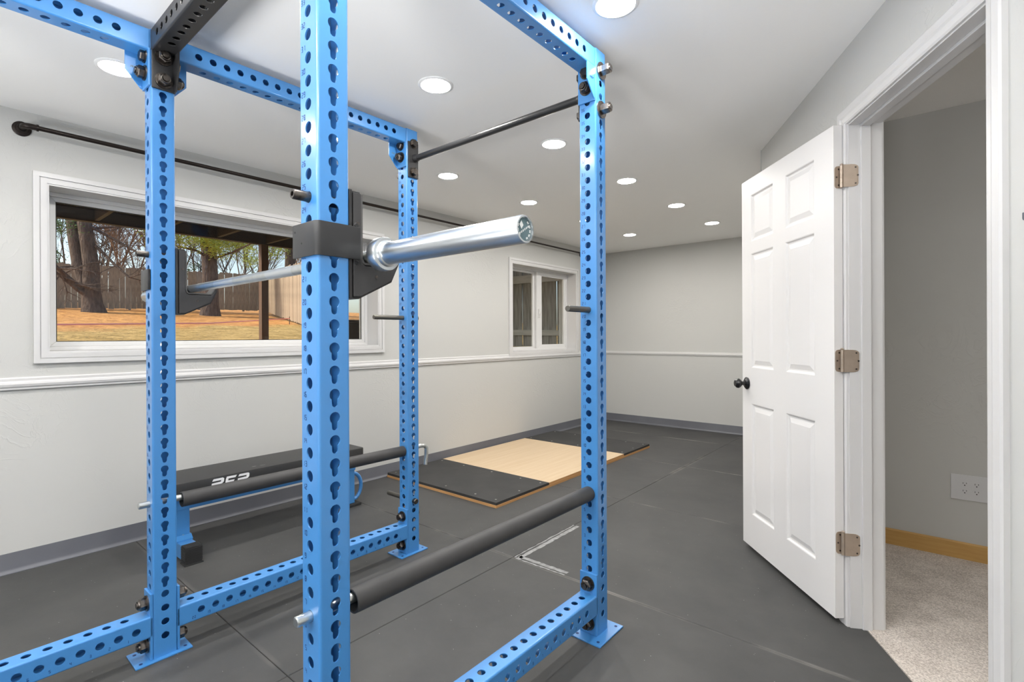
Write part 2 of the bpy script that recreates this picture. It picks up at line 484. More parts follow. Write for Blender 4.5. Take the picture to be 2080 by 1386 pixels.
o = mb.build('wall_door', 'wall', smooth=0); o.location = DW_LOC; o.rotation_euler = (0, 0, DW_ROT); tag(o, kind='structure')
tag(MB().box(c0[0], c0[0] + 0.12, c0[1] - 0.01, FY, 0, HC + 0.1).build('wall_return', 'wall', smooth=0), kind='structure')
tag(MB().box(c1[0] - 0.01, c1[0] + 0.2, BY - 0.2, c1[1] + 0.02, 0, HC + 0.1).build('wall_right', 'wall', smooth=0), kind='structure')
tag(MB().box(WX - 0.26, c1[0] + 0.2, BY - 0.2, BY, 0, HC + 0.1).build('wall_back', 'wall', smooth=0), kind='structure')
# ceiling over the gym (polygon up to the door wall)
cp = [(WX, BY), (c1[0], BY), (c1[0], c1[1]), dw(SB, 0.06)[:2], dw(SA, 0.06)[:2], (c0[0] + 0.06, FY + 0.1), (WX - 0.1, FY + 0.1), (WX - 0.1, BY)]
tag(MB().prism(cp, lambda a, b, t: (a, b, t), HC, HC + 0.12).build('ceiling', 'ceiling', smooth=0), kind='structure')

# floor: slab and the rubber mats laid on it
fl = tag(MB().box(WX - 0.2, 4.2, BY - 0.2, FY + 0.2, -0.10, -0.0105).build('floor', 'black_rubber', smooth=0), kind='structure')
def clip(poly, nx, ny, c):
    """keep nx*x + ny*y <= c"""
    out = []
    for k in range(len(poly)):
        a, b = poly[k], poly[(k + 1) % len(poly)]
        da, db = nx * a[0] + ny * a[1] - c, nx * b[0] + ny * b[1] - c
        if da <= 0: out.append(a)
        if da * db < 0:
            t = da / (da - db); out.append((a[0] + (b[0] - a[0]) * t, a[1] + (b[1] - a[1]) * t))
    return out
xs = [WX, 0.49, 2.315, 4.0]
ys = [BY, -2.19, -0.98, 0.235, 1.445, 2.665, 3.855, 5.01, FY]
edge_n = N0 + 0.055
for i in range(len(xs) - 1):
    for j in range(len(ys) - 1):
        g = 0.0014
        poly = [(xs[i] + g, ys[j] + g), (xs[i + 1] - g, ys[j] + g), (xs[i + 1] - g, ys[j + 1] - g), (xs[i] + g, ys[j + 1] - g)]
        if j < 5: poly = clip(poly, NN.x, NN.y, NN.x * KX + NN.y * KY + edge_n)
        else: poly = clip(poly, 1, 0, c0[0] + 0.01)
        poly = clip(poly, 1, 0, c1[0])
        
        if len(poly) < 3: continue
        mb = MB(); q = []
        cx = sum(p[0] for p in poly) / len(poly); cy = sum(p[1] for p in poly) / len(poly)
        top = [(p[0] + (cx - p[0]) * 0.0022, p[1] + (cy - p[1]) * 0.003, 0.0) for p in poly]
        low = [(p[0], p[1], -0.002) for p in poly]
        bot = [(p[0], p[1], -0.0105) for p in poly]
        mb.rings([bot, low, top]).build('rubber_mat', 'rubber_mat', fl, smooth=0)

# back room behind the door
BRY = 2.92
tag(MB().box(1.42, 5.2, BRY, BRY + 0.12, 0, 2.46).build('wall_back_room', 'wall', smooth=0), kind='structure')
tag(MB().box(5.1, 5.2, -1.5, BRY, 0, 2.46).build('wall_back_room_side', 'wall', smooth=0), kind='structure')
tag(MB().box(3.5, 5.2, -1.6, -1.5, 0, 2.46).build('wall_back_room_near', 'wall', smooth=0), kind='structure')
br = [dw(SA, 0.06)[:2], dw(SB, 0.06)[:2], (5.2, c1[1]), (5.2, BRY + 0.1), (1.45, BRY + 0.1)]
tag(MB().prism(br, lambda a, b, t: (a, b, t), 2.366, 2.44).build('ceiling_back_room', 'ceiling', smooth=0), kind='structure')
cb = [dw(SA, 0.057)[:2], dw(SB, 0.057)[:2], (5.2, c1[1]), (5.2, BRY + 0.1), (1.45, BRY + 0.1)]
tag(MB().prism(cb, lambda a, b, t: (a, b, t), -0.0104, 0.002).build('floor_back_room', 'carpet', smooth=0), kind='structure')
tag(MB().prism([(0, 0), (0, 0.085), (0.006, 0.088), (0.012, 0.08), (0.012, 0)], lambda a, b, t: (t, BRY - a, b + 0.002), 1.5, 5.1).build('baseboard_back_room', 'tan_base', smooth=0), kind='structure')

# cove base
cove = [(0, 0), (0, 0.100), (0.003, 0.101), (0.004, 0.095), (0.004, 0.022), (0.008, 0.010), (0.019, 0.003), (0.019, 0)]
tag(MB().prism(cove, lambda a, b, t: (WX + a, t, b), BY, FY).build('baseboard_left', 'cove_base', smooth=50), kind='structure')
tag(MB().prism(cove, lambda a, b, t: (t, FY - a, b), WX, c0[0]).build('baseboard_far', 'cove_base', smooth=50), kind='structure')
# chair rails
rail = [(0, 0), (0, 0.064), (0.007, 0.064), (0.013, 0.058), (0.013, 0.046), (0.018, 0.040), (0.021, 0.030), (0.018, 0.018), (0.013, 0.012), (0.013, 0.004), (0.008, 0)]
tag(MB().prism(rail, lambda a, b, t: (WX + a, t, 0.911 + b), BY, FY).build('trim_1', 'white_trim', smooth=0), kind='structure')
tag(MB().prism([(a * 0.8, b * 0.68) for a, b in rail], lambda a, b, t: (t, FY - a, 0.920 + b), WX, c0[0]).build('trim_2', 'white_trim', smooth=0), kind='structure')

# ------------------------------------------------------------------ windows
def rect_frame(mb, x0, x1, o, i):
    """frame in the y-z plane, outer o = (y0, y1, z0, z1), inner i, mitred, from x0 to x1"""
    oy0, oy1, oz0, oz1 = o; iy0, iy1, iz0, iz1 = i
    O = [(oy0, oz0), (oy1, oz0), (oy1, oz1), (oy0, oz1)]; I = [(iy0, iz0), (iy1, iz0), (iy1, iz1), (iy0, iz1)]
    for k in range(4):
        j = (k + 1) % 4
        mb.prism([O[k], O[j], I[j], I[k]], lambda a, b, t: (t, a, b), x0, x1)
    return mb
def grow(r, d): return (r[0] - d, r[1] + d, r[2] - d, r[3] + d)
def window(name, hole, casing_bottom=True):
    w = struct(name, (WX, hole[0], hole[2]))
    w.location = (0, 0, 0)
    def part(mb, nm, m, parent=w, bevel=0): return mb.build(nm, m, parent, smooth=0, bevel=bevel)
    cas = MB()
    o = hole
    rect_frame(cas, WX, WX + 0.010, grow(o, 0.058), grow(o, -0.004))
    rect_frame(cas, WX + 0.010, WX + 0.017, grow(o, 0.058), grow(o, 0.034))
    rect_frame(cas, WX + 0.010, WX + 0.014, grow(o, 0.030), grow(o, 0.004))
    part(cas, 'casing', 'white_trim')
    jm = MB(); rect_frame(jm, WX - 0.20, WX + 0.001, grow(o, 0.012), grow(o, -0.004))
    part(jm, 'jamb', 'white_trim')
    return w, part
w1, part = window('window_1', WIN1)
g = grow(WIN1, -0.004)
fr = MB(); rect_frame(fr, WX - 0.195, WX - 0.140, g, grow(g, -0.022)); part(fr, 'frame', 'vinyl', bevel=0.003)
fr = MB(); rect_frame(fr, WX - 0.190, WX - 0.152, grow(g, -0.022), grow(g, -0.048)); part(fr, 'sash', 'vinyl', bevel=0.003)
part(MB().box(WX - 0.172, WX - 0.166, g[0] + 0.046, g[1] - 0.046, g[2] + 0.046, g[3] - 0.046), 'pane', 'glass')
fr = MB(); rect_frame(fr, WX - 0.165, WX - 0.158, grow(g, -0.046), grow(g, -0.052)); part(fr, 'glazing_bead', 'black_rubber')

w2, part = window('window_2', WIN2)
g = grow(WIN2, -0.004)
fr = MB(); rect_frame(fr, WX - 0.195, WX - 0.130, g, grow(g, -0.022)); part(fr, 'frame', 'vinyl', bevel=0.003)
ymid = 4.30
fr = MB(); rect_frame(fr, WX - 0.190, WX - 0.165, (g[0] + 0.02, ymid - 0.035, g[2] + 0.02, g[3] - 0.02), (g[0] + 0.055, ymid - 0.078, g[2] + 0.045, g[3] - 0.045))
s1 = part(fr, 'sash', 'vinyl', bevel=0.003)
part(MB().box(WX - 0.180, WX - 0.174, g[0] + 0.05, ymid - 0.075, g[2] + 0.043, g[3] - 0.043), 'pane', 'glass', s1)
fr = MB(); rect_frame(fr, WX - 0.162, WX - 0.136, (ymid - 0.040, g[1] - 0.02, g[2] + 0.02, g[3] - 0.02), (ymid + 0.062, g[1] - 0.062, g[2] + 0.066, g[3] - 0.066))
s2 = part(fr, 'sash', 'vinyl', bevel=0.003)
part(MB().box(WX - 0.152, WX - 0.146, ymid + 0.06, g[1] - 0.06, g[2] + 0.064, g[3] - 0.064), 'pane', 'glass', s2)
lt = MB().box(WX - 0.137, WX - 0.118, ymid - 0.012, ymid + 0.016, 1.40, 1.50); lt.box(WX - 0.122, WX - 0.104, ymid - 0.006, ymid + 0.010, 1.43, 1.455)
part(lt, 'latch', 'vinyl', s2, bevel=0.003)

# ------------------------------------------------------------------ door frame and open door
t3 = struct('trim_3', DW_LOC, DW_ROT)
def cas_poly(s_in, s_out):      # profile across the casing: (s, n)
    w = s_out - s_in
    return [(s_in, 0), (s_in, -0.009), (s_in + w * 0.12, -0.013), (s_in + w * 0.45, -0.0145), (s_in + w * 0.6, -0.018), (s_in + w * 0.92, -0.018), (s_out, -0.014), (s_out, 0)]
def casing_ring(mb, side):
    W_ = 0.060
    prof = [(0.006, 0), (0.006, -0.009), (0.013, -0.0125), (0.030, -0.0145), (0.038, -0.018), (0.060, -0.018), (0.066, -0.014), (0.066, 0)]
    path = [(S0, 0.0, -1, 0), (S0, DTOP, -1, 1), (S1, DTOP, 1, 1), (S1, 0.0, 1, 0)]
    rings = [[(s + ds * a, side + (b if side == 0 else -b), z + dz * a) for a, b in prof] for s, z, ds, dz in path]
    n = len(prof); i = len(mb.v)
    for r in rings: mb.v += r
    for k in range(3):
        for j in range(n):
            q = (j + 1) % n
            mb.f.append((i + k * n + j, i + k * n + q, i + (k + 1) * n + q, i + (k + 1) * n + j))
mb = MB(); casing_ring(mb, 0); mb.build('casing', 'white_trim', t3, smooth=0)
mb = MB(); casing_ring(mb, 0.118); mb.build('casing', 'white_trim', t3, smooth=0)
mb = MB().box(S0 - 0.012, S0 + 0.0, -0.001, 0.119, 0, DTOP + 0.012); mb.box(S1, S1 + 0.012, -0.001, 0.119, 0, DTOP + 0.012); mb.box(S0, S1, -0.001, 0.119, DTOP, DTOP + 0.012)
mb.build('jamb', 'white_trim', t3, smooth=0)
mb = MB().box(S0, S0 + 0.011, 0.040, 0.074, 0, DTOP - 0.011); mb.box(S1 - 0.011, S1, 0.040, 0.074, 0, DTOP - 0.011); mb.box(S0, S1, 0.040, 0.074, DTOP - 0.011, DTOP)
mb.build('door_stop', 'white_trim', t3, smooth=0, bevel=0.002)

la, lb = Vector((1.8975, 1.795)), Vector((1.3845, 2.387))
LD = (lb - la).normalized(); LW = (lb - la).length
door = struct('door_1', (la.x, la.y, 0), math.atan2(LD.y, LD.x))
ZB, ZT, TH = 0.026, 2.016, 0.035
cols = [(0.128, 0.352), (0.460, 0.684)]
rows = [(0.205, 0.803), (0.996, 1.610), (1.675, 1.925)]
mb = MB()
xsd = [0, cols[0][0], cols[0][1], cols[1][0], cols[1][1], LW]
zsd = [ZB, rows[0][0], rows[0][1], rows[1][0], rows[1][1], rows[2][0], rows[2][1], ZT]
for i in range(5):
    for j in range(7):
        if i in (1, 3) and j in (1, 3, 5): continue
        for y in (0.0, -TH):
            mb.quad((xsd[i], y, zsd[j]), (xsd[i + 1], y, zsd[j]), (xsd[i + 1], y, zsd[j + 1]), (xsd[i], y, zsd[j + 1]))
mb.quad((0, 0, ZB), (0, -TH, ZB), (0, -TH, ZT), (0, 0, ZT)); mb.quad((LW, 0, ZB), (LW, -TH, ZB), (LW, -TH, ZT), (LW, 0, ZT))
mb.quad((0, 0, ZB), (LW, 0, ZB), (LW, -TH, ZB), (0, -TH, ZB)); mb.quad((0, 0, ZT), (LW, 0, ZT), (LW, -TH, ZT), (0, -TH, ZT))
leaf = mb.build('leaf', 'door_white', door, smooth=0)
for (u0, u1) in cols:
    for (z0, z1) in rows:
        mb = MB()
        for sgn, yb in ((1, 0.0), (-1, -TH)):
            def ring(d, dep): return [(u0 + d, yb - sgn * dep, z0 + d), (u1 - d, yb - sgn * dep, z0 + d), (u1 - d, yb - sgn * dep, z1 - d), (u0 + d, yb - sgn * dep, z1 - d)]
            R = [ring(0, 0), ring(0.004, 0.0015), ring(0.008, 0.007), ring(0.012, 0.0085), ring(0.018, 0.0085), ring(0.040, 0.0025)]
            i = len(mb.v)
            for r in R: mb.v += r
            for k in range(len(R) - 1):
                for j in range(4):
                    q = (j + 1) % 4
                    mb.f.append((i + k * 4 + j, i + k * 4 + q, i + (k + 1) * 4 + q, i + (k + 1) * 4 + j))
            e = i + (len(R) - 1) * 4; mb.f.append((e, e + 1, e + 2, e + 3))
        mb.build('panel', 'door_white', leaf, smooth=0)
KU, KZ = LW - 0.052, 0.908
for sgn, yb in ((1, 0.0), (-1, -TH)):
    MB().lathe([(0, 0.033), (0.004, 0.0335), (0.007, 0.030), (0.009, 0.025), (0.013, 0.022), (0.016, 0.0135), (0.026, 0.0105), (0.033, 0.012), (0.036, 0.018),
                (0.042, 0.0245), (0.050, 0.0265), (0.058, 0.0245), (0.064, 0.018), (0.067, 0.0165), (0.069, 0.009)], (KU, yb, KZ), (0, sgn, 0), 24).build('knob', 'knob_black', leaf, smooth=40)
# hinges: one plate on the leaf edge, one on the jamb, knuckle between
hp = dw(1.0835, -0.024)
for hz in (0.332, 1.066, 1.806):
    h_ = MB()
    def plate(w, hh, n=4, r=0.013):
        pts = []
        for (cx, cz, a0) in ((w - r, hh - r, 0), (0.0, hh, None), (0.0, -hh, None), (w - r, -hh + r, -90)):
            if a0 is None: pts.append((cx, cz)); continue
            for k in range(n + 1):
                t = math.radians(a0 + 90 * k / n); pts.append((cx + r * math.cos(t), cz + r * math.sin(t)))
        return pts
    hinge = link('hinge', None, door)
    pl = plate(0.030, 0.0445)
    MB().prism(pl, lambda a, b, t: (t, -0.0325 + a, hz + b), -0.0022, 0.001).build('hinge_plate', 'hinge', hinge, smooth=0)
    pl2 = [(a * 1.15, b) for a, b in pl]
    # the jamb plate, in door coordinates
    inv = Matrix.Rotation(-math.atan2(LD.y, LD.x), 3, 'Z')
    def todoor(s, n, z):
        w_ = dw(s, n); return tuple(inv @ Vector((w_[0] - la.x, w_[1] - la.y, z)))
    MB().prism(pl2, lambda a, b, t: todoor(S0 + t, -0.020 + a * 1.55, hz + b), -0.001, 0.0022).build('hinge_plate', 'hinge', hinge, smooth=0)
    kp = inv @ Vector((hp[0] - la.x, hp[1] - la.y, 0))
    kn = MB()
    for q in range(5):
        kn.cyl((kp.x, kp.y, hz - 0.0445 + q * 0.0178), (kp.x, kp.y, hz - 0.0445 + q * 0.0178 + 0.0172), 0.0062, seg=12)
    kn.lathe([(0, 0.0055), (0.004, 0.0066), (0.007, 0.003)], (kp.x, kp.y, hz + 0.0445), (0, 0, 1), 12)
    kn.build('knuckle', 'hinge', hinge, smooth=40)
    for (a, b) in ((0.010, 0.032), (0.018, 0.0), (0.010, -0.032)):
        MB().cyl((-0.0022, -0.0325 + a + 0.004, hz + b), (-0.0032, -0.0325 + a + 0.004, hz + b), 0.0036, seg=8).build('screw', 'bolt_steel', hinge, smooth=0)
        p0, p1 = todoor(S0 + 0.0022, 0.013 + a, hz + b), todoor(S0 + 0.0032, 0.013 + a, hz + b)
        MB().cyl(p0, p1, 0.0036, seg=8).build('screw', 'bolt_steel', hinge, smooth=0)

# ------------------------------------------------------------------ recessed ceiling lamps
def make_lamp():
    t = thing('recessed_light', 'x', 'ceiling light', (0, 0, HC))
    MB().lathe([(0.0, 0.080), (-0.002, 0.080), (-0.005, 0.076), (-0.006, 0.068), (-0.003, 0.064), (0.0, 0.064)], (0, 0, 0), (0, 0, 1), 32, False).build('trim_ring', 'lamp_trim', t)
    MB().lathe([(-0.0015, 0.0645), (-0.004, 0.063), (-0.0042, 0.0005)], (0, 0, 0), (0, 0, 1), 32, False).build('lens', 'lens', t, smooth=0)
    return t
LIGHTS = [
 (-0.463, -0.024, 'recessed round ceiling light behind the left corner bracket of the blue rack'),
 (-0.463, 0.945, 'recessed round ceiling light hidden behind the nearest blue upright'),
 (-0.463, 1.883, 'recessed ceiling light just left of the black pull-up bar, above the large window'),
 (-0.468, 2.828, 'recessed ceiling light right above the outer end of the barbell sleeve'),
 (-0.460, 3.755, 'recessed ceiling light mostly hidden behind the right-hand blue upright'),
 (-0.458, 4.682, 'recessed ceiling light nearest the far left corner of the room'),
 (0.457, 0.953, 'large bright recessed ceiling light between the two top beams of the rack'),
 (0.461, 1.884, 'recessed ceiling light under the right end of the black pull-up bar'),
 (0.456, 2.827, 'recessed ceiling light right of the right-hand blue upright, nearest it'),
 (0.459, 3.761, 'recessed ceiling light second right of the right-hand blue upright'),
 (0.460, 4.687, 'recessed ceiling light nearest the open white door'),
 (1.361, 0.978, 'recessed ceiling light cut by the top edge of the picture, nearest the doorway'),
 (0.459, -0.024, 'recessed ceiling light over the rack, above the camera view'),
 (1.370, -0.024, 'recessed ceiling light overhead beside the camera'),
 (-0.463, -1.00, 'recessed ceiling light behind the rack on the window side'),
 (0.459, -1.00, 'recessed ceiling light in the middle of the row behind the rack'),
 (1.370, -1.00, 'recessed ceiling light in the row behind the camera'),
 (2.300, -1.00, 'recessed ceiling light behind the camera near the right wall'),
 (-0.463, -1.95, 'recessed ceiling light at the rear of the room on the window side'),
 (0.459, -1.95, 'recessed ceiling light at the rear of the room, centre'),
 (1.370, -1.95, 'recessed ceiling light at the rear of the room, right of centre'),
]
proto = make_lamp()
for k, (x, y, lab) in enumerate(LIGHTS):
    t = proto if k == 0 else copy_tree(proto)
    t.location = (x, y, HC); tag(t, lab, 'ceiling light', 'recessed ceiling lights')
bl2 = copy_tree(proto); bl2.location = (3.35, 0.35, 2.366); tag(bl2, 'unseen ceiling lamp added deeper inside to brighten the carpeted room beyond the door', 'ceiling light', 'recessed ceiling lights')
# both back-room lamps are added out of sight to brighten that room
bl = copy_tree(proto); bl.location = (3.3, 1.75, 2.366); tag(bl, 'unseen ceiling lamp added to brighten the carpeted room beyond the door', 'ceiling light', 'recessed ceiling lights')
sd = thing('smoke_detector', 'round white smoke detector on the ceiling behind the right-hand upright', 'smoke detector', (0.0, 3.13, HC))
MB().lathe([(0, 0.100), (-0.012, 0.100), (-0.020, 0.092), (-0.030, 0.060), (-0.031, 0.001)], (0, 0, 0), (0, 0, 1), 28).build('body', 'lamp_trim', sd)
MB().lathe([(-0.030, 0.020), (-0.034, 0.018), (-0.0345, 0.001)], (0, 0, 0), (0, 0, 1), 16).build('test_button', 'plate_white', sd)

# ------------------------------------------------------------------ power rack
RY = -0.0034
A_, B_ = 1.1511, 1.1622
PT = 0.0508; Z0 = 0.0791; HW = 0.0381; TOP = 2.290
def wl(x, y, z=0.0):
    c, s = math.cos(RY), math.sin(RY)
    return (x * c - y * s, x * s + y * c, z)
def zj(j): return Z0 + PT * j

def hole_poly(kind, angs):
    out = []
    if kind == 'o':
        for t in angs: out.append((0.0127 * math.cos(t), 0.0127 * math.sin(t)))
        return (0.0, 0.0), out
    cz = -0.0085                       # keyhole: a round hole with a slot below
    R, r2, zb = 0.0127, 0.0074, -0.0204
    for t in angs:
        dx, dz = math.cos(t), math.sin(t)
        b = cz * dz; q = b * b - (cz * cz - R * R); best = -b + math.sqrt(q)
        # capsule: straight sides and lower cap
        if abs(dx) > 1e-6:
            k = r2 / abs(dx); zz = cz + k * dz
            if zb <= zz <= 0: best = max(best, k)
        e = cz - zb; b2 = e * dz; q2 = b2 * b2 - (e * e - r2 * r2)
        if q2 > 0:
            k = -b2 + math.sqrt(q2)
            if cz + k * dz <= zb + 1e-9: best = max(best, k)
        out.append((best * dx, cz + best * dz))
    return (0.0, cz), out

def hole_tube(L, hx, hy, w=0.0762, th=0.003, rc=0.0065):
    """square tube along z from 0 to L; hx: holes in the +-x faces, hy: in the +-y faces, as (z, kind)"""
    mb = MB(); a = w / 2 - rc; hw = w / 2
    def face(holes, put):
        hs = sorted(holes)
        prev = 0.0
        def solid(t0, t1):
            if t1 - t0 < 1e-5: return
            for dep in (0.0, th):
                mb.quad(put(-a, t0, dep), put(a, t0, dep), put(a, t1, dep), put(-a, t1, dep))
        for k, (z, kind) in enumerate(hs):
            up, dn = (0.0165, 0.0165) if kind == 'o' else (0.0165, 0.0315)
            t0, t1 = z - dn, z + up
            solid(prev, t0); prev = t1
            n = 18 if kind == 'o' else 26
            cz = 0.0 if kind == 'o' else -0.0085
            corner = [math.atan2(up - cz, a), math.atan2(up - cz, -a), math.atan2(-dn - cz, -a) % (2 * PI), math.atan2(-dn - cz, a) % (2 * PI)]
            angs = sorted([2 * PI * q / n for q in range(n)] + [c % (2 * PI) for c in corner])
            _, hp_ = hole_poly(kind, angs)
            rect = []
            for t in angs:
                dx, dz = math.cos(t), math.sin(t)
                kx = a / abs(dx) if abs(dx) > 1e-9 else 1e9
                kz = ((up - cz) if dz > 0 else (dn + cz)) / abs(dz) if abs(dz) > 1e-9 else 1e9
                q = min(kx, kz); rect.append((q * dx, cz + q * dz))
            m_ = len(angs)
            i = len(mb.v)
            mb.v += [put(x, z + y, 0) for x, y in rect] + [put(x, z + y, 0) for x, y in hp_] + [put(x, z + y, th) for x, y in hp_] + [put(x, z + y, th) for x, y in rect]
            for q in range(m_):
                j = (q + 1) % m_
                for lay in range(3):
                    mb.f.append((i + lay * m_ + q, i + lay * m_ + j, i + (lay + 1) * m_ + j, i + (lay + 1) * m_ + q))
        solid(prev, L)
    face(hx, lambda s, t, d: (hw - d, s, t)); face(hx, lambda s, t, d: (-(hw - d), s, t))
    face(hy, lambda s, t, d: (s, hw - d, t)); face(hy, lambda s, t, d: (s, -(hw - d), t))
    for sx, sy, a0 in ((1, 1, 0), (-1, 1, 90), (-1, -1, 180), (1, -1, 270)):
        pts = [(sx * a + rc * math.cos(math.radians(a0 + 90 * q / 4)), sy * a + rc * math.sin(math.radians(a0 + 90 * q / 4))) for q in range(5)]
        for q in range(4):
            mb.quad((*pts[q], 0), (*pts[q + 1], 0), (*pts[q + 1], L), (*pts[q], L))
    cap = []
    for sx, sy, a0 in ((1, 1, 0), (-1, 1, 90), (-1, -1, 180), (1, -1, 270)):
        cap += [(sx * a + rc * math.cos(math.radians(a0 + 90 * q / 4)), sy * a + rc * math.sin(math.radians(a0 + 90 * q / 4))) for q in range(5)]
    mb.ngon([(x, y, L) for x, y in cap]); mb.ngon([(x, y, 0) for x, y in reversed(cap)])
    return mb

SEG = {'0': 'abcdef', '1': 'bc', '2': 'abged', '3': 'abgcd', '4': 'fgbc', '5': 'afgcd', '6': 'afgedc', '7': 'abc', '8': 'abcdefg', '9': 'abcdfg'}
def digits(mb, text, cx, cz, hgt, put):
    """stencil digits as thin raised strips; put(a, b) -> 3-D point pair maker"""
    w = hgt * 0.52; gap = hgt * 0.2; st = hgt * 0.13
    x = cx - (len(text) * w + (len(text) - 1) * gap) / 2
    for ch in text:
        S = {'a': (0.1 * w, w * .9, hgt - st, hgt), 'd': (0.1 * w, w * .9, 0, st), 'g': (0.15 * w, w * .85, hgt / 2 - st / 2, hgt / 2 + st / 2),
             'b': (w - st, w, hgt * .54, hgt * .93), 'c': (w - st, w, hgt * .07, hgt * .46), 'f': (0, st, hgt * .54, hgt * .93), 'e': (0, st, hgt * .07, hgt * .46)}
        for sgm in SEG[ch]:
            x0, x1, y0, y1 = S[sgm]
            mb.quad(put(x + x0, cz - hgt / 2 + y0), put(x + x1, cz - hgt / 2 + y0), put(x + x1, cz - hgt / 2 + y1), put(x + x0, cz - hgt / 2 + y1))
        x += w + gap
def rep_letters(mb, x, z, s, put, shear=0.12):
    """three block letters R E P with cut strokes"""
    def q(ox, pts): mb.ngon([put(x + (ox + a + shear * b) * s, z + b * s) for a, b in pts])
    R = [[(0.0, 0.78), (0.10, 1.0), (0.95, 1.0), (1.08, 0.90), (0.80, 0.78)], [(0.82, 0.78), (1.08, 0.90), (1.10, 0.60), (0.82, 0.64)], [(0.0, 0.40), (0.0, 0.60), (0.82, 0.64), (1.10, 0.60), (0.98, 0.46), (0.8, 0.42)],
         [(0.55, 0.41), (0.85, 0.42), (1.12, 0.0), (0.80, 0.0)], [(0.0, 0.0), (0.26, 0.0), (0.26, 0.40), (0.0, 0.40)]]
    E_ = [[(0.0, 0.78), (0.06, 1.0), (1.0, 1.0), (0.9, 0.78)], [(0.0, 0.78), (0.24, 0.78), (0.24, 0.2), (0.0, 0.2)], [(0.24, 0.42), (0.24, 0.60), (0.85, 0.60), (0.78, 0.42)], [(0.0, 0.0), (0.0, 0.2), (0.95, 0.2), (0.9, 0.0)]]
    P_ = [R[0], R[1], R[2], [(0.0, 0.0), (0.26, 0.0), (0.26, 0.40), (0.0, 0.40)]]
    for p in R: q(0, p)
    for p in E_: q(1.25, p)
    for p in P_: q(2.40, p)

def hexbolt(kind):
    mb = MB()
    if kind == 'nut':
        mb.lathe([(0, 0.0195), (0.0032, 0.0195), (0.0032, 0.001)], (0, 0, 0), (0, 0, 1), 20)
        def hx(r, z, k=6): return [(r * math.cos(PI / 3 * q), r * math.sin(PI / 3 * q), z) for q in range(6)]
        mb.rings([hx(0.0145, 0.0034), hx(0.0155, 0.005), hx(0.0155, 0.015), hx(0.0132, 0.0172)])
        mb.lathe([(0.0172, 0.0122), (0.0205, 0.0112), (0.0208, 0.0086), (0.0190, 0.0085)], (0, 0, 0), (0, 0, 1), 18, False)
        mb.cyl((0, 0, 0.016), (0, 0, 0.0235), 0.0074, seg=14)
    elif kind == 'head':
        mb.lathe([(0, 0.0180), (0.003, 0.0180), (0.003, 0.001)], (0, 0, 0), (0, 0, 1), 20)
        def hx(r, z): return [(r * math.cos(PI / 3 * q), r * math.sin(PI / 3 * q), z) for q in range(6)]
        mb.rings([hx(0.0145, 0.003), hx(0.0150, 0.004), hx(0.0150, 0.011), hx(0.0128, 0.0132)])
    else:                               # long nut on a big washer
        mb.lathe([(0, 0.0235), (0.0035, 0.0235), (0.0035, 0.001)], (0, 0, 0), (0, 0, 1), 24)
        def hx(r, z): return [(r * math.cos(PI / 3 * q), r * math.sin(PI / 3 * q), z) for q in range(6)]
        mb.rings([hx(0.0138, 0.0038), hx(0.0148, 0.005), hx(0.0148, 0.026), hx(0.0125, 0.029)])
        mb.cyl((0, 0, 0.027), (0, 0, 0.032), 0.0072, seg=14)
    mb.v = [tuple(Vector(p) * 1.42) for p in mb.v]
    return mb
BOLT = {'nut': hexbolt('nut').mesh('bolt', 'bolt_steel'), 'head': hexbolt('head').mesh('bolt', 'bolt_steel'), 'long': hexbolt('long').mesh('bolt', 'nut_steel')}
ROT = {'+x': (0, PI / 2, 0), '-x': (0, -PI / 2, 0), '+y': (-PI / 2, 0, 0), '-y': (PI / 2, 0, 0), '+z': (0, 0, 0), '-z': (PI, 0, 0)}
def bolt(kind, p, d, parent):
    return link('bolt', BOLT[kind], parent, p, ROT[d])

rack = thing('power_rack', 'tall blue steel power rack with numbered hole-punched uprights and beams', 'power rack', (0, 0, 0), RY)
hx = [(zj(j) - 0.006, 'o') for j in range(0, 4)] + [(zj(j) - 0.006, 'k') for j in range(4, 40)] + [(zj(j) - 0.006, 'o') for j in range(40, 43)]
hy = [(zj(j + 0.5) - 0.006, 'o') for j in range(-1, 43)]
up_me = hole_tube(TOP - 0.006, hx, hy).mesh('upright', 'blue', smooth=30)
num = MB()
for n in range(1, 38):
    digits(num, str(n), -0.0200, zj(2.5 + n) + 0.0254 + 0.0254 - 0.0254, 0.0125, lambda a, b: (a, -HW - 0.0004, b - 0.006))
num_me = num.mesh('hole_numbers', 'navy_mark', smooth=0)
bpm = MB()
bpm.prism([(-0.067, -0.095), (0.055, -0.095), (0.055, 0.084), (-0.067, 0.084)], lambda a, b, t: (a, b, t), 0.0, 0.0062)
base_me = bpm.mesh('base_plate', 'blue', smooth=0, bevel=0.0022)
bpr = MB(); bpr.prism([(-0.055, -0.095), (0.080, -0.095), (0.080, 0.088), (-0.055, 0.088)], lambda a, b, t: (a, b, t), 0.0, 0.0062)
base_me_r = bpr.mesh('base_plate', 'blue', smooth=0, bevel=0.0022)
slot = MB().cyl((0, 0, 0.0064), (0, 0, 0.0068), 0.006, seg=12)
slot_me = slot.mesh('anchor_hole', 'navy_mark', smooth=0)
YR = -0.92                                # rear pair of uprights, left of the picture
UP = {}
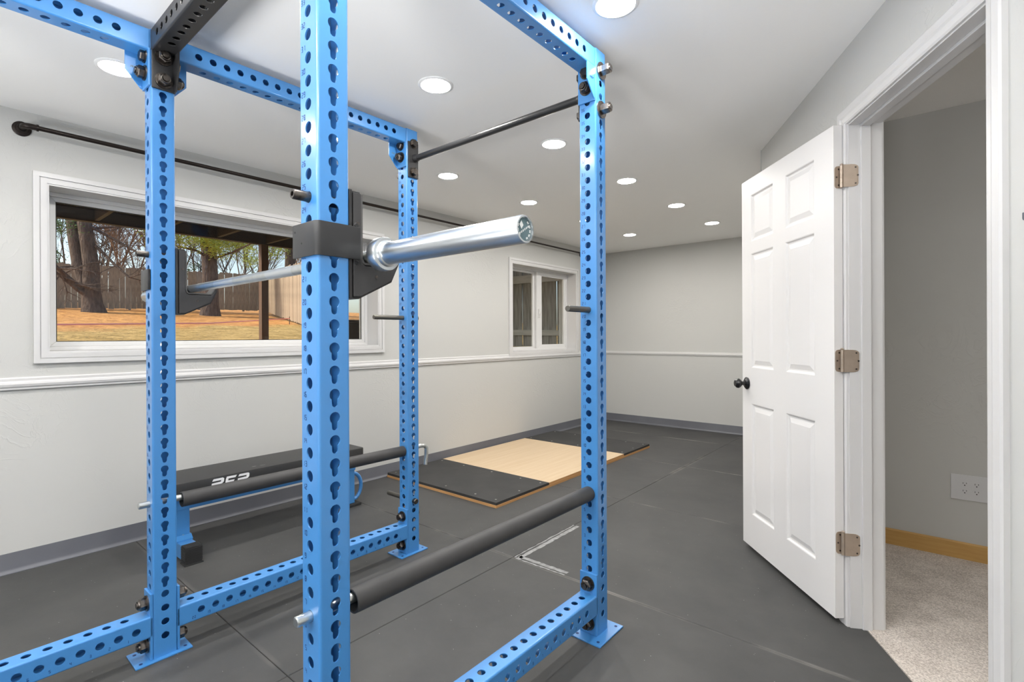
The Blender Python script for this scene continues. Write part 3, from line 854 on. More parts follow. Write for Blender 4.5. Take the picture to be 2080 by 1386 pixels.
for key, (x, y) in dict(L=(0, 0), F=(0, A_), N=(B_, 0), R=(B_, A_), LB=(0, YR), NB=(B_, YR)).items():
    u = link('upright', up_me, rack, (x, y, 0.006)); UP[key] = u
    tag(link('hole_numbers', num_me, u), kind='stuff')
    right = x > 0.5
    b_ = link('base_plate', base_me_r if right else base_me, u, (0, 0, -0.006))
    for (ax, ay) in (((-0.035, -0.072), (0.058, -0.072), (0.058, 0.066)) if right else ((-0.045, -0.075), (0.035, -0.075), (0.030, 0.066))):
        link('anchor_hole', slot_me, u, (ax, ay, -0.006))

def beam_y(y0, y1, x, zc, hs_side, hs_top, numbers=None, outer=1, top=False):
    """square beam along y between two uprights (their faces at y0 and y1)"""
    L = y1 - y0
    # tube built along z, then laid along y: local z -> y, local x -> x, local y -> -z
    side = [(h - y0, 'o') for h in hs_side if y0 + 0.03 < h < y1 - 0.03]
    upd = [(h - y0, 'o') for h in hs_top if y0 + 0.03 < h < y1 - 0.03]
    t = hole_tube(L, side, upd)
    t.v = [(a, c, -b) for a, b, c in t.v]
    bm_ = t.build('side_beam', 'blue', rack, smooth=30); bm_.location = (x, y0, zc)
    sub = lambda mb, nm, m, **k: mb.build(nm, m, bm_, **k)
    if not top:
        for (ya, d, bd) in ((0.0, 1, '+y'), (L, -1, '-y')):
            p = MB().box(-HW, HW, min(ya, ya + d * 0.0085), max(ya, ya + d * 0.0085), -0.119, 0.118)
            sub(p, 'end_plate', 'blue', smooth=0, bevel=0.0016)
            for dz in (0.0765, -0.0765):
                bolt('nut', (0, ya + d * 0.0085, dz), bd, bm_)
                bolt('head', (0, ya - d * 0.0765, dz), '-y' if d > 0 else '+y', bm_)
    else:
        for (ya, d, bd) in ((0.0, 1, '+y'), (L, -1, '-y')):
            p = MB().box(-HW, HW, min(ya, ya + d * 0.007), max(ya, ya + d * 0.007), -0.166, HW - 0.002)
            sub(p, 'end_plate', 'blue', smooth=0, bevel=0.0016)
            o1 = 0.0; ow = outer
            xa, xb = (HW - 0.005, HW) if ow > 0 else (-HW, -HW + 0.005)
            pts = [(0.0, -HW + 0.002), (0.060, -HW + 0.002), (0.060, -0.103), (0.012, -0.160), (0.0, -0.160)]
            w_ = MB().prism([(a * d + ya, b) for a, b in pts], lambda a, b, t: (t, a, b), xa, xb)
            sub(w_, 'gusset', 'blue', smooth=0, bevel=0.0012)
            lg = MB()
            fx = (xb + 0.0004) if ow > 0 else (xb + 0.0004)
            yy = ya + d * 0.030
            lg_put = lambda a, b: (fx, a, b)
            rep_letters(lg, yy - 0.014, -0.092, 0.008, lg_put)
            sub(lg, 'logo', 'navy_mark' if ow > 0 else 'cap_grey', smooth=0)
            bolt('nut', (0, ya + d * 0.007, -0.112), bd, bm_)
            bolt('head', (0, ya - d * 0.0765, -0.112), '-y' if d > 0 else '+y', bm_)
            bolt('head', (0.0, ya + d * 0.007, -0.050), bd, bm_)
    if numbers:
        mb = MB()
        for txt, yy in numbers:
            digits(mb, txt, 0, 0, 0.010, lambda a, b: (HW + 0.0004, yy - y0 + a, b - 0.021))
        tag(sub(mb, 'hole_numbers', 'navy_mark', smooth=0), kind='stuff')
    return bm_
ZBEAM = zj(1) - 0.004; ZTOPB = 2.250
mid = A_ / 2
hb = [mid - 0.508 + PT * k for k in range(21)]
hbt = [mid - 0.4826 + PT * k for k in range(20)]
nums = [(str(20 - k), hb[k] + PT / 2) for k in range(20)]
nums_r = [(str(20 - k), hb[k] + PT / 2) for k in range(20)]
ht = [mid - 0.457 + PT * k for k in range(19)]
htt = [mid - 0.432 + PT * k for k in range(18)]
for x, ow in ((0.0, -1), (B_, 1)):
    beam_y(HW, A_ - HW, x, ZBEAM, hb, hbt, nums, ow)
    beam_y(HW, A_ - HW, x, ZTOPB, ht, htt, None, ow, True)
    ext = [-0.088 - PT * k for k in range(15)]
    beam_y(YR + HW, -HW, x, ZBEAM, ext, [e - PT / 2 for e in ext], [(str(k + 1), ext[k] - PT / 2) for k in range(14)], ow)
    ext2 = [-0.137 - PT * k for k in range(13)]
    beam_y(YR + HW, -HW, x, ZTOPB, ext2, [e - PT / 2 for e in ext2], None, ow, True)

def cross_x(y, zc):
    """black crossmember along x between the two rows"""
    x0, x1 = HW, B_ - HW; L = x1 - x0
    hs = [(0.075 + PT * k, 'o') for k in range(int((L - 0.15) / PT) + 1)]
    hs2 = [(0.100 + PT * k, 'o') for k in range(int((L - 0.20) / PT) + 1)]
    t = hole_tube(L, hs2, hs)               # local x -> z (top and bottom), local y -> y
    t.v = [(c, b, a) for a, b, c in t.v]
    m_ = t.build('crossmember', 'black_metal', rack, smooth=30); m_.location = (x0, y, zc)
    for xa, d, bd in ((0.0, 1, '+x'), (L, -1, '-x')):
        p = MB().box(min(xa, xa + d * 0.0075), max(xa, xa + d * 0.0075), -0.036, 0.036, -0.172, 0.03)
        p.build('end_plate', 'black_metal', m_, smooth=0, bevel=0.002)
        pts = [(0.0, -HW + 0.002), (0.062, -HW + 0.002), (0.060, -0.108), (0.034, -0.172), (0, -0.172)]
        MB().prism([(xa + d * a, b) for a, b in pts], lambda a, b, t: (a, t, b), 0.031, 0.036).build('gusset', 'black_metal', m_, smooth=0, bevel=0.001)
        for j in (40, 41.65):
            bolt('nut', (xa + d * 0.0075, -0.0, zj(j) - zc), bd, m_)
            bolt('head', (xa - d * 0.0765, -0.0, zj(j) - zc), '-x' if d > 0 else '+x', m_)
cross_x(0.0, ZTOPB)
cross_x(YR, ZTOPB)
# pull-up bar between the far pair
pb = MB().cyl((HW + 0.008, A_ + 0.012, zj(40.5)), (B_ - HW - 0.008, A_ + 0.012, zj(40.5)), 0.0158, seg=24).build('pull_up_bar', 'black_metal', rack)
for xa, d, bd in ((HW, 1, '+x'), (B_ - HW, -1, '-x')):
    p = MB().box(min(xa, xa + d * 0.0085), max(xa, xa + d * 0.0085), A_ - 0.032, A_ + 0.036, 2.030, 2.222)
    p.build('mounting_plate', 'black_metal', pb, smooth=0, bevel=0.003)
    MB().lathe([(0.0085, 0.021), (0.022, 0.0205), (0.030, 0.018), (0.036, 0.0165)], (xa, A_ + 0.012, zj(40.5)), (d, 0, 0), 20).build('collar', 'black_metal', pb)
    for j in (39, 42):
        bolt('head', (xa + d * 0.0085, A_ + 0.002, zj(j)), bd, pb)
        bolt('long', (xa - d * 0.0762, A_ + 0.002, zj(j)), '-x' if d > 0 else '+x', pb)

# ------------------------------------------------------------------ j-cups
def jcup(base_x, label, band):
    t = thing('j_cup', label, 'j-cup', wl(base_x, 0, 1.257), RY)
    q = -1.257
    prof = [(0.046, 1.505), (0.0725, 1.505), (0.0725, 1.352), (0.075, 1.343), (0.083, 1.338), (0.163, 1.338), (0.178, 1.364), (0.186, 1.357), (0.160, 1.303), (0.069, 1.258), (0.046, 1.258)]
    pl = lambda a, b, tt: (tt, a, b + q)
    MB().prism(prof, pl, -0.027, 0.027).build('hook', 'black_metal', t, smooth=0, bevel=0.0015)
    ins = [(0.050, 1.500), (0.0705, 1.500), (0.0705, 1.350), (0.073, 1.341), (0.082, 1.3345), (0.160, 1.3345), (0.176, 1.354), (0.157, 1.307), (0.069, 1.2625), (0.050, 1.2625)]
    MB().prism(ins, pl, 0.027, 0.0345).build('side_plate', 'black_plastic', t, smooth=0, bevel=0.002)
    MB().prism(ins, pl, -0.0345, -0.027).build('side_plate', 'black_plastic', t, smooth=0, bevel=0.002)
    ln = [(0.0725, 1.500), (0.0775, 1.500), (0.0775, 1.352), (0.083, 1.343), (0.160, 1.343), (0.176, 1.366), (0.178, 1.3645), (0.163, 1.338), (0.083, 1.338), (0.075, 1.343), (0.0725, 1.352)]
    MB().prism(ln, pl, -0.030, 0.030).build('liner', 'liner', t, smooth=0)
    MB().box(-0.036, 0.036, 0.0385, 0.0462, 0.0, 0.248).build('back_plate', 'black_metal', t, smooth=0, bevel=0.0015)
    z0_, z1_ = 1.346 + q, 1.420 + q
    if band > 0:   # strap round the outer and front faces
        P = [(0.0450, 0.062)] + [(0.0330 + 0.012 * math.cos(t), -0.0335 - 0.012 * math.sin(t)) for t in [math.radians(15 * k) for k in range(7)]] + [(-0.058, -0.0455), (-0.058, -0.0398)] + [(0.0330 + 0.0062 * math.cos(t), -0.0335 - 0.0062 * math.sin(t)) for t in [math.radians(90 - 22.5 * k) for k in range(5)]] + [(0.0392, 0.062)]
    else:
        P = [(-0.0600, 0.062), (-0.0600, -0.041), (-0.059, -0.045), (-0.055, -0.0475), (0.030, -0.0475), (0.030, -0.0395), (-0.0500, -0.0395), (-0.0520, -0.0375), (-0.0520, 0.062)]
    st = MB().prism(P, lambda a, b, tt: (a, b, tt), z0_, z1_).build('strap', 'black_metal', t, smooth=40, bevel=0.0012)
    sx = 0.0455 if band > 0 else -0.0605
    for dz in (-0.006, 0.080):
        link('strap_bolt', MB().lathe([(0, 0.0065), (0.004, 0.0065), (0.006, 0.004), (0.006, 0.0005)], (0.030 if band > 0 else -0.030, 0.058, z0_ + dz), (1 if band > 0 else -1, 0, 0), 10).mesh('strap_bolt', 'black_metal'), t)
    # locating pin through the numbered hole
    zp = zj(27.5) + q
    pin = MB().lathe([(0.0, 0.0118), (0.086, 0.0118), (0.092, 0.0112), (0.118, 0.0112), (0.121, 0.0095), (0.121, 0.0055), (0.114, 0.0055), (0.114, 0.0003)], (0, 0.046, zp), (0, -1, 0), 20).build('pin', 'bolt_steel', t)
    for (a, b) in ((0.112, 1.312), (0.062, 1.430)):
        for s_ in (1, -1):
            MB().lathe([(0.0343, 0.0042), (0.0352, 0.0038), (0.0349, 0.0015)], (0, a, b + q), (s_, 0, 0), 10).build('screw', 'bolt_steel', t)
    if band > 0:
        for (a, b) in ((-0.047, 1.4035), (-0.018, 1.376)):
            MB().cyl((a, -0.0455, b + q), (a, -0.0459, b + q), 0.0022, seg=8).build('rivet_hole', 'slot_dark', st, smooth=0)
    return t
jcup(B_, 'black sandwich j-cup strapped to the nearest blue upright', 1)
jcup(0.0, 'black sandwich j-cup on the left upright in front of the large window', -1)

# ------------------------------------------------------------------ barbell
bar = thing('barbell', 'silver olympic barbell resting across the two black j-cups', 'barbell', wl(0.562, 0.0935, 1.3575), RY)
MB().cyl((-0.66, 0, 0), (0.66, 0, 0), 0.0142, seg=24).build('shaft', 'zinc', bar)
ring_me = MB().lathe([(0, 0.0144), (0.003, 0.0144)], (0, 0, 0), (1, 0, 0), 24, False).mesh('ring_mark', 'chrome')
for x in (-0.455, 0.455, -0.36, 0.36): link('ring_mark', ring_me, bar, (x, 0, 0))
for x in (-0.5, -0.2, 0.2):
    MB().lathe([(0, 0.01445), (0.16, 0.01445)], (x - 0.08, 0, 0), (1, 0, 0), 24, False).build('knurling', 'chrome', bar)
for d in (1, -1):
    s_ = MB().lathe([(0.655, 0.0142), (0.655, 0.0210), (0.672, 0.0225), (0.674, 0.0365), (0.678, 0.0380), (0.698, 0.0380), (0.702, 0.0365), (0.703, 0.0300), (0.710, 0.0285), (0.712, 0.0252),
                     (1.096, 0.0252), (1.0995, 0.0240), (1.100, 0.0212), (1.0955, 0.0208), (1.0955, 0.0205)], (0, 0, 0), (d, 0, 0), 40, False).build('sleeve', 'chrome', bar, smooth=30)
    MB().lathe([(1.0950, 0.0209), (1.0953, 0.0003)], (0, 0, 0), (d, 0, 0), 32, False).build('end_cap', 'cap_grey', s_, smooth=0)
    mk = MB()
    put = lambda r, a: (d * 1.0962, r * math.cos(a), r * math.sin(a))
    def arc(r0, r1, a0, a1, n=10):
        for k in range(n):
            if k % 3 == 2: continue
            t0, t1 = math.radians(a0 + (a1 - a0) * k / n), math.radians(a0 + (a1 - a0) * (k + 0.9) / n)
            mk.quad(put(r0, t0), put(r1, t0), put(r1, t1), put(r0, t1))
    arc(0.0150, 0.0185, -70, 60, 14); arc(0.0150, 0.0180, 150, 230, 8)
    def sq(cx, cz, w, h):
        mk.quad(*[(d * 1.0962, cx + a, cz + b) for a, b in ((-w, 0), (0, -h), (w, 0), (0, h))])
    sq(-0.0070, 0.0070, 0.0055, 0.0075)
    for k in range(6):
        y_ = -0.011 + 0.0045 * k; z_ = -0.0085 + 0.0028 * k
        mk.quad(*[(d * 1.0962, y_ + a, z_ + b) for a, b in ((-0.0014, -0.002), (0.0014, -0.001), (0.0014, 0.003), (-0.0014, 0.002))])
    mk.build('cap_print', 'cap_white', s_, smooth=0)

# ------------------------------------------------------------------ pin-and-pipe safeties
def spotter(x, label, handle=True):
    t = thing('safety_bar', label, 'safety bar', wl(x, 0, zj(9.5)), RY)
    pts = [(0, -HW - 0.034, 0)]; rl = A_ + 2 * HW + (0.079 if handle else 0.040)
    hd = [(0, A_ + HW + 0.045, 0), (0, A_ + HW + 0.070, -0.004), (0, A_ + HW + 0.083, -0.018), (0.002, A_ + HW + 0.080, -0.060), (0.004, A_ + HW + 0.072, -0.110)]
    rod = MB().lathe([(0, 0.0095), (0.002, 0.0118), (rl, 0.0118)], pts[0], (0, 1, 0), 20).build('pin_rod', 'zinc', t)
    if handle: MB().path(hd, 0.0112, 14).build('handle', 'zinc', t)
    L0, L1 = HW + 0.026, A_ - HW - 0.002
    MB().lathe([(L0 + 0.03, 0.0235), (L0, 0.0240), (L0 - 0.001, 0.0255), (L0, 0.0278), (L0 + 0.004, 0.0282), (L1 - 0.004, 0.0282), (L1, 0.0275), (L1, 0.012)], (0, 0, -0.009), (0, 1, 0), 32, False).build('pipe', 'black_foam', t, smooth=40)
    return t
spotter(B_, 'black pipe safety bar with silver pin through the nearest and right uprights', False)
spotter(0.0, 'black pipe safety bar with silver pin, in front of the bench')

# ------------------------------------------------------------------ storage pegs pushed through upright holes
def peg(loc, d, length, label, through=0.08, rz=RY):
    t = thing('storage_peg', label, 'peg', loc, rz, 'dark steel pegs in the rack holes')
    D = Vector(d)
    MB().lathe([(-through, 0.0118), (length - 0.002, 0.0118), (length, 0.0105), (length, 0.0005)], (0, 0, 0), D, 18).build('rod', 'peg_steel', t)
    MB().lathe([(-through, 0.0125), (-through - 0.002, 0.0150), (-through - 0.016, 0.0150), (-through - 0.019, 0.0125), (-through - 0.019, 0.0005)], (0, 0, 0), D, 20).build('cap', 'bolt_steel', t)
    return t
p = wl(0.0, A_ - HW, zj(23.5)); peg(p, (0, -1, 0), 0.185, 'dark steel peg high on the far left upright, before the window corner')
p = wl(B_, A_ - HW, zj(23.5)); peg(p, (0, -1, 0), 0.145, 'dark steel peg on the right-hand upright, before the small window')
p = wl(-HW, A_, zj(4)); peg(p, (-1, 0, 0), 0.150, 'low dark steel peg near the foot of the far left upright')

# ------------------------------------------------------------------ bench
bench = thing('weight_bench', 'flat black padded weight bench with blue frame along the window wall', 'bench', (-0.92, 0.77, 0.0))
def rbox(mb, x0, x1, y0, y1, z0, z1, r=0.02, n=3):
    P = []
    for (cx, cy, a0) in ((x1 - r, y1 - r, 0), (x0 + r, y1 - r, 90), (x0 + r, y0 + r, 180), (x1 - r, y0 + r, 270)):
        for k in range(n + 1):
            t = math.radians(a0 + 90 * k / n); P.append((cx + r * math.cos(t), cy + r * math.sin(t)))
    return mb.prism(P, lambda a, b, t: (a, b, t), z0, z1)
pad = rbox(MB(), -0.158, 0.158, -0.520, 0.612, 0.350, 0.421, 0.022).build('pad', 'vinyl_pad', bench, smooth=50, bevel=0.006)
lg = MB(); rep_letters(lg, -0.338, 0.3555, 0.055, lambda a, b: (0.1592, a, b), 0.15)
lg.build('logo', 'print_white', pad, smooth=0)
sc = MB()
for (a, b, w, h) in ((-0.085, 0.090, 0.012, 0.004), (-0.04, 0.100, 0.016, 0.005)):
    sc.prism([(b - h, a - w), (b + h, a - w * 0.6), (b + h * 0.6, a + w), (b - h * 0.5, a + w * 0.7)], lambda p_, q_, t: (p_, q_, t), 0.4212, 0.4215)
sc.build('chalk_scuff', 'tape', pad, smooth=0)
rbox(MB(), -0.120, 0.120, -0.45, -0.39, 0.337, 0.350, 0.005).build('pad_bracket', 'blue', bench, smooth=0)
rbox(MB(), -0.120, 0.120, 0.52, 0.58, 0.337, 0.350, 0.005).build('pad_bracket', 'blue', bench, smooth=0)
MB().box(-0.038, 0.038, -0.50, 0.62, 0.247, 0.337).build('frame_rail', 'blue', bench, smooth=0, bevel=0.004)
MB().box(0.060, 0.066, -0.50, 0.56, 0.326, 0.350).build('frame_lip', 'blue', bench, smooth=0)
MB().box(-0.034, 0.034, -0.462, -0.398, 0.10, 0.292).build('leg', 'blue', bench, smooth=0, bevel=0.004)
MB().prism([(-0.060, 0.088), (0.060, 0.088), (0.060, 0.094), (0.036, 0.112), (-0.036, 0.112), (-0.060, 0.094)], lambda a, b, t: (a, t, b), -0.468, -0.392).build('foot_bracket', 'blue', bench, smooth=0)
MB().lathe([(0, 0.008), (0.004, 0.008), (0.006, 0.004)], (0.028, -0.430, 0.110), (0, 0, 1), 10).build('bolt', 'zinc', bench)
MB().box(-0.195, 0.165, -0.465, -0.395, 0.012, 0.088).build('cross_foot', 'blue', bench, smooth=0, bevel=0.004)
for d, xe in ((1, 0.130), (-1, -0.165)):
    x0, x1 = sorted((xe, xe + d * 0.062))
    ft = MB().box(x0, x1, -0.468, -0.392, 0.0, 0.092)
    for k in range(8):
        z_ = 0.018 + k * 0.0088
        ft.box(x0 - 0.0015, x1 + 0.0015, -0.4705, -0.3895, z_, z_ + 0.0045)
    for k in range(6):
        xk = x0 + 0.004 + k * 0.0100
        ft.box(xk, xk + 0.005, -0.4695, -0.3905, 0.090, 0.0945)
    ft.box(x0 - 0.003, x1 + 0.004, -0.473, -0.387, 0.0, 0.006)
    ft.build('rubber_foot', 'black_rubber', bench, smooth=0)
MB().box(-0.034, 0.034, 0.555, 0.615, 0.02, 0.292).build('leg', 'blue', bench, smooth=0, bevel=0.004)
MB().box(-0.055, 0.055, 0.535, 0.655, 0.0, 0.018).build('rubber_foot', 'black_rubber', bench, smooth=0, bevel=0.004)
MB().path([(0.01, 0.606, 0.222)] + [(0.01, 0.612 + 0.068 * math.sin(t), 0.128 + 0.092 * math.cos(t)) for t in [math.radians(15 + 12 * k) for k in range(13)]] + [(0.01, 0.606, 0.040)], 0.0125, 12).build('handle', 'blue', bench)

# ------------------------------------------------------------------ lifting platform
plat = thing('lifting_platform', 'plywood lifting platform with black rubber mats at both ends', 'platform', (-0.690, 3.165, 0))
PX0, PX1, PY0, PY1 = -0.612, 0.607, -1.205, 1.205
MB().box(PX0, PX1, PY0, PY1, 0.0, 0.018).build('plywood_base', 'ply_edge', plat, smooth=0)
ed = MB().box(PX0 + 0.002, PX1 - 0.002, -0.585, 0.640, 0.018, 0.0355); ed.build('plywood_deck', 'ply_edge', plat, smooth=0)
MB().box(PX0 + 0.002, PX1 - 0.002, -0.585, 0.640, 0.0355, 0.0362).build('deck_face', 'plywood', plat, smooth=0)
for (a, b) in ((PY0 + 0.002, -0.587), (0.642, PY1 - 0.002)):
    m_ = MB().box(PX0 + 0.002, PX1 - 0.002, a, b, 0.018, 0.0375).build('stall_mat', 'stall_mat', plat, smooth=0, bevel=0.0015)
    for sx in (PX0 + 0.05, -0.28, 0.05, 0.36, PX1 - 0.05):
        for sy in (a + 0.05, b - 0.05):
            MB().cyl((sx, sy, 0.0375), (sx, sy, 0.0385), 0.0075, seg=10).build('screw', 'screw', m_, smooth=0)
    MB().cyl((PX1 - 0.05, (a + b) / 2, 0.0375), (PX1 - 0.05, (a + b) / 2, 0.0385), 0.0075, seg=10).build('screw', 'screw', m_, smooth=0)

# ------------------------------------------------------------------ tape marks on the floor
tp = thing('floor_tape', 'worn grey tape corner stuck on the rubber floor under the rack', 'tape', (0.505, 1.457, 0))
random.seed(4)
def strip(mb, x0, y0, x1, y1, w):
    n = 22; d = Vector((x1 - x0, y1 - y0)); L = d.length; d.normalize(); q = Vector((-d.y, d.x))
    lft, rgt = [], []
    for k in range(n + 1):
        c = Vector((x0, y0)) + d * (L * k / n)
        a = c + q * (w / 2 + random.uniform(-0.003, 0.003)); b = c - q * (w / 2 + random.uniform(-0.003, 0.003))
        lft.append((a.x, a.y)); rgt.append((b.x, b.y))
    for k in range(n):
        mb.quad((*lft[k], 0.0008), (*lft[k + 1], 0.0008), (*rgt[k + 1], 0.0008), (*rgt[k], 0.0008))
for (a, w) in ((0.020, 0.024), (-0.008, 0.009)):
    mb = MB(); strip(mb, a, 0.0, a - 0.004, 0.58, w); mb.build('tape_strip', 'tape', tp, smooth=0)
    mb = MB(); strip(mb, 0.005, a, 0.310, a + 0.004, w); mb.build('tape_strip', 'tape', tp, smooth=0)

# ------------------------------------------------------------------ curtain rod
rod = thing('curtain_rod', 'long dark bronze pipe curtain rod above both windows', 'curtain rod', (WX, -0.231, 2.232))
RLEN = 5.27
MB().path([(0.075, 0.040, 0), (0.075, 2.30, 0)], 0.0118, 16).build('rod', 'bronze', rod)
MB().path([(0.075, 2.28, 0), (0.075, RLEN - 0.04, 0)], 0.0098, 16).build('rod', 'bronze', rod)
for y, s_ in ((0.0, 1), (RLEN, -1)):
    MB().lathe([(0.0, 0.037), (0.004, 0.037), (0.007, 0.033), (0.009, 0.024), (0.020, 0.021), (0.024, 0.017)], (0, y, 0), (1, 0, 0), 24).build('flange', 'bronze', rod)
    MB().path([(0.02, y, 0), (0.055, y, 0), (0.068, y + s_ * 0.006, 0), (0.075, y + s_ * 0.020, 0), (0.075, y + s_ * 0.052, 0)], [0.0135, 0.0145, 0.0150, 0.0145, 0.0145], 16).build('elbow', 'bronze', rod)
    MB().lathe([(0, 0.0170), (0.008, 0.0170)], (0.075, y + s_ * 0.046, 0), (0, s_, 0), 16).build('ring', 'bronze', rod)

# ------------------------------------------------------------------ wall plates
def outlet(label, loc, axis_in, w, h, cols_, name='wall_outlet'):
    t = thing(name, label, 'outlet', loc)
    ax = Vector(axis_in)                     # points out of the wall
    sd_ = Vector((0, 0, 1)).cross(ax)
    P = lambda a, b, tt: tuple(sd_ * a + Vector((0, 0, b)) + ax * tt)
    MB().prism([(-w / 2, -h / 2), (w / 2, -h / 2), (w / 2, h / 2), (-w / 2, h / 2)], P, 0.0, 0.006).build('cover_plate', 'plate_white', t, smooth=0, bevel=0.002)
    for c in cols_:
        for zz in (0.0195, -0.0195):
            pts = [(c + 0.0165 * math.cos(2 * PI * k / 20), zz + max(-0.0125, min(0.0125, 0.0165 * math.sin(2 * PI * k / 20)))) for k in range(20)]
            r = MB().prism(pts, P, 0.006, 0.0085).build('receptacle', 'plate_white', t, smooth=0)
            s_ = MB()
            s_.prism([(c - 0.0075, zz), (c - 0.0055, zz), (c - 0.0055, zz + 0.008), (c - 0.0075, zz + 0.008)], P, 0.0085, 0.0088)
            s_.prism([(c + 0.0055, zz + 0.001), (c + 0.0075, zz + 0.001), (c + 0.0075, zz + 0.008), (c + 0.0055, zz + 0.008)], P, 0.0085, 0.0088)
            s_.prism([(c + 0.0028 * math.cos(2 * PI * k / 10), zz - 0.0065 + 0.0028 * math.sin(2 * PI * k / 10)) for k in range(10)], P, 0.0085, 0.0088)
            s_.build('slots', 'slot_dark', r, smooth=0)
    return t
outlet('white four-socket wall outlet low on the grey wall beyond the doorway', (2.348, BRY, 0.374), (0, -1, 0), 0.156, 0.130, (-0.023, 0.023))
outlet('small white wall outlet right of the small window', (WX, 5.055, 1.045), (1, 0, 0), 0.075, 0.12, (0.0,))

# ------------------------------------------------------------------ wall rails right of the door
for z, h_, lab in ((1.4375, 0.0195, 'lower dark grey steel wall rail right of the door frame'), (1.945, 0.022, 'upper dark grey steel wall rail right of the door frame')):
    t = thing('wall_rail', lab, 'wall rail', dw(1.972, 0, z), DW_ROT, 'grey steel wall rails')
    P = [(0.0, h_ / 2), (0.0, -h_ / 2 + 0.006), (0.002, -h_ / 2 + 0.002), (0.006, -h_ / 2), (0.60, -h_ / 2), (0.60, h_ / 2)]
    MB().prism(P, lambda a, b, tt: (a, -tt, b), 0.0, 0.018).build('bar', 'steel_grey', t, smooth=0, bevel=0.0015)
    for a in (0.1, 0.5):
        MB().lathe([(0.018, 0.006), (0.021, 0.006), (0.022, 0.003)], (a, 0, 0), (0, -1, 0), 10).build('screw', 'bolt_steel', t)

# ------------------------------------------------------------------ outside: yard, deck, fences, trees
def gz(x, y):
    z = 1.0
    if x < -5: z += 0.0683 * (-5 - x)
    return z
mb = MB(); nx_, ny_ = 60, 60
X0, X1, Y0, Y1 = -45.0, WX - 0.26, -25.0, 30.0
random.seed(2)
for i in range(nx_ + 1):
    for j in range(ny_ + 1):
        x = X0 + (X1 - X0) * i / nx_; y = Y0 + (Y1 - Y0) * j / ny_
        mb.v.append((x, y, gz(x, y) + (random.uniform(-0.03, 0.03) if x < -7 else 0)))
for i in range(nx_):
    for j in range(ny_):
        k = i * (ny_ + 1) + j; mb.f.append((k, k + 1, k + ny_ + 2, k + ny_ + 1))
tag(mb.build('ground', 'yard', smooth=60), kind='structure')
tag(MB().box(WX - 0.262, WX - 0.255, BY - 0.2, FY + 0.2, 0.0, 0.99).build('wall_foundation', 'siding', smooth=0), kind='structure')

deck = thing('deck', 'dark brown wooden deck on a post outside the large window', 'deck', (-4.92, 2.56, 1.0))
def dk(mb, nm, m, parent=deck, **k):
    o = mb.build(nm, m, parent, smooth=0, **k); return o
off = Vector((-4.92, 2.56, 1.0))
def box_w(x0, x1, y0, y1, z0, z1): return MB().box(x0 - off.x, x1 - off.x, y0 - off.y, y1 - off.y, z0 - off.z, z1 - off.z)
for yp in (2.56, -1.4):
    dk(box_w(-4.967, -4.873, yp - 0.047, yp + 0.047, 0.99, 2.455), 'post', 'post_wood', bevel=0.004)
dk(box_w(-4.99, -4.90, -5.0, 5.3, 2.455, 2.68), 'beam', 'dark_wood')  # deck lengthened past the post to block sun on the small window
dk(box_w(-5.05, -5.01, -5.0, 5.3, 2.50, 2.78), 'fascia', 'dark_wood')
for k in range(19):
    y = 2.60 - 0.62 * 12 + 0.62 * k
    if y > 5.3: break
    dk(box_w(-4.90, WX - 0.262, y - 0.02, y + 0.02, 2.470, 2.68), 'joist', 'dark_wood')
for k in range(25):
    x = WX - 0.30 - 0.148 * k
    if x - 0.14 < -5.05: break
    dk(box_w(x - 0.14, x, -5.0, 5.3, 2.68, 2.71), 'deck_board', 'dark_wood')

def fence(label, p0, p1, z0f, z1f, h, bw, m, rails, rail_side, jitter=0.02, seed=1, rail_m=None, stagger=0.006):
    p0 = Vector(p0); p1 = Vector(p1); d = (p1 - p0); L = d.length; d.normalize()
    t = thing('wood_fence', label, 'fence', (p0.x, p0.y, 0), math.atan2(d.y, d.x))
    random.seed(seed)
    n = int(L / bw)
    me = [MB().prism([(0.004, 0), (bw - 0.004, 0), (bw - 0.004, hh - 0.03), (bw - 0.03, hh), (0.03, hh), (0.004, hh - 0.03)], lambda a, b, tt: (a, tt, b), 0.0, 0.018).mesh('board', m, smooth=0) for hh in (h, h - 0.03, h - 0.06)]
    for k in range(n):
        s = (k + 0.5) / n
        link('board', random.choice(me), t, (k * bw, random.uniform(-0.006, 0.006) if rail_m is None else stagger * (k % 2), z0f + (z1f - z0f) * s + random.uniform(-jitter, jitter)), (0, random.uniform(-0.008, 0.008), 0))
    ys_ = (0.018, 0.058) if rail_side > 0 else (-0.040, 0.0)
    for rz_, rh in rails:
        r = MB(); r.v = [(0, ys_[0], z0f + rz_), (L, ys_[0], z1f + rz_), (L, ys_[1], z1f + rz_), (0, ys_[1], z0f + rz_), (0, ys_[0], z0f + rz_ + rh), (L, ys_[0], z1f + rz_ + rh), (L, ys_[1], z1f + rz_ + rh), (0, ys_[1], z0f + rz_ + rh)]
        r.f = [(0, 3, 2, 1), (4, 5, 6, 7), (0, 1, 5, 4), (1, 2, 6, 5), (2, 3, 7, 6), (3, 0, 4, 7)]
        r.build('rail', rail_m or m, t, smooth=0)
    k = 0.0
    yp = (0.06, 0.15) if rail_side > 0 else (-0.13, -0.04)
    while k < L:
        s = k / L
        MB().box(k, k + 0.09, yp[0], yp[1], z0f + (z1f - z0f) * s - 0.05, z0f + (z1f - z0f) * s + h - 0.05).build('post', m, t, smooth=0)
        k += 2.44
    return t
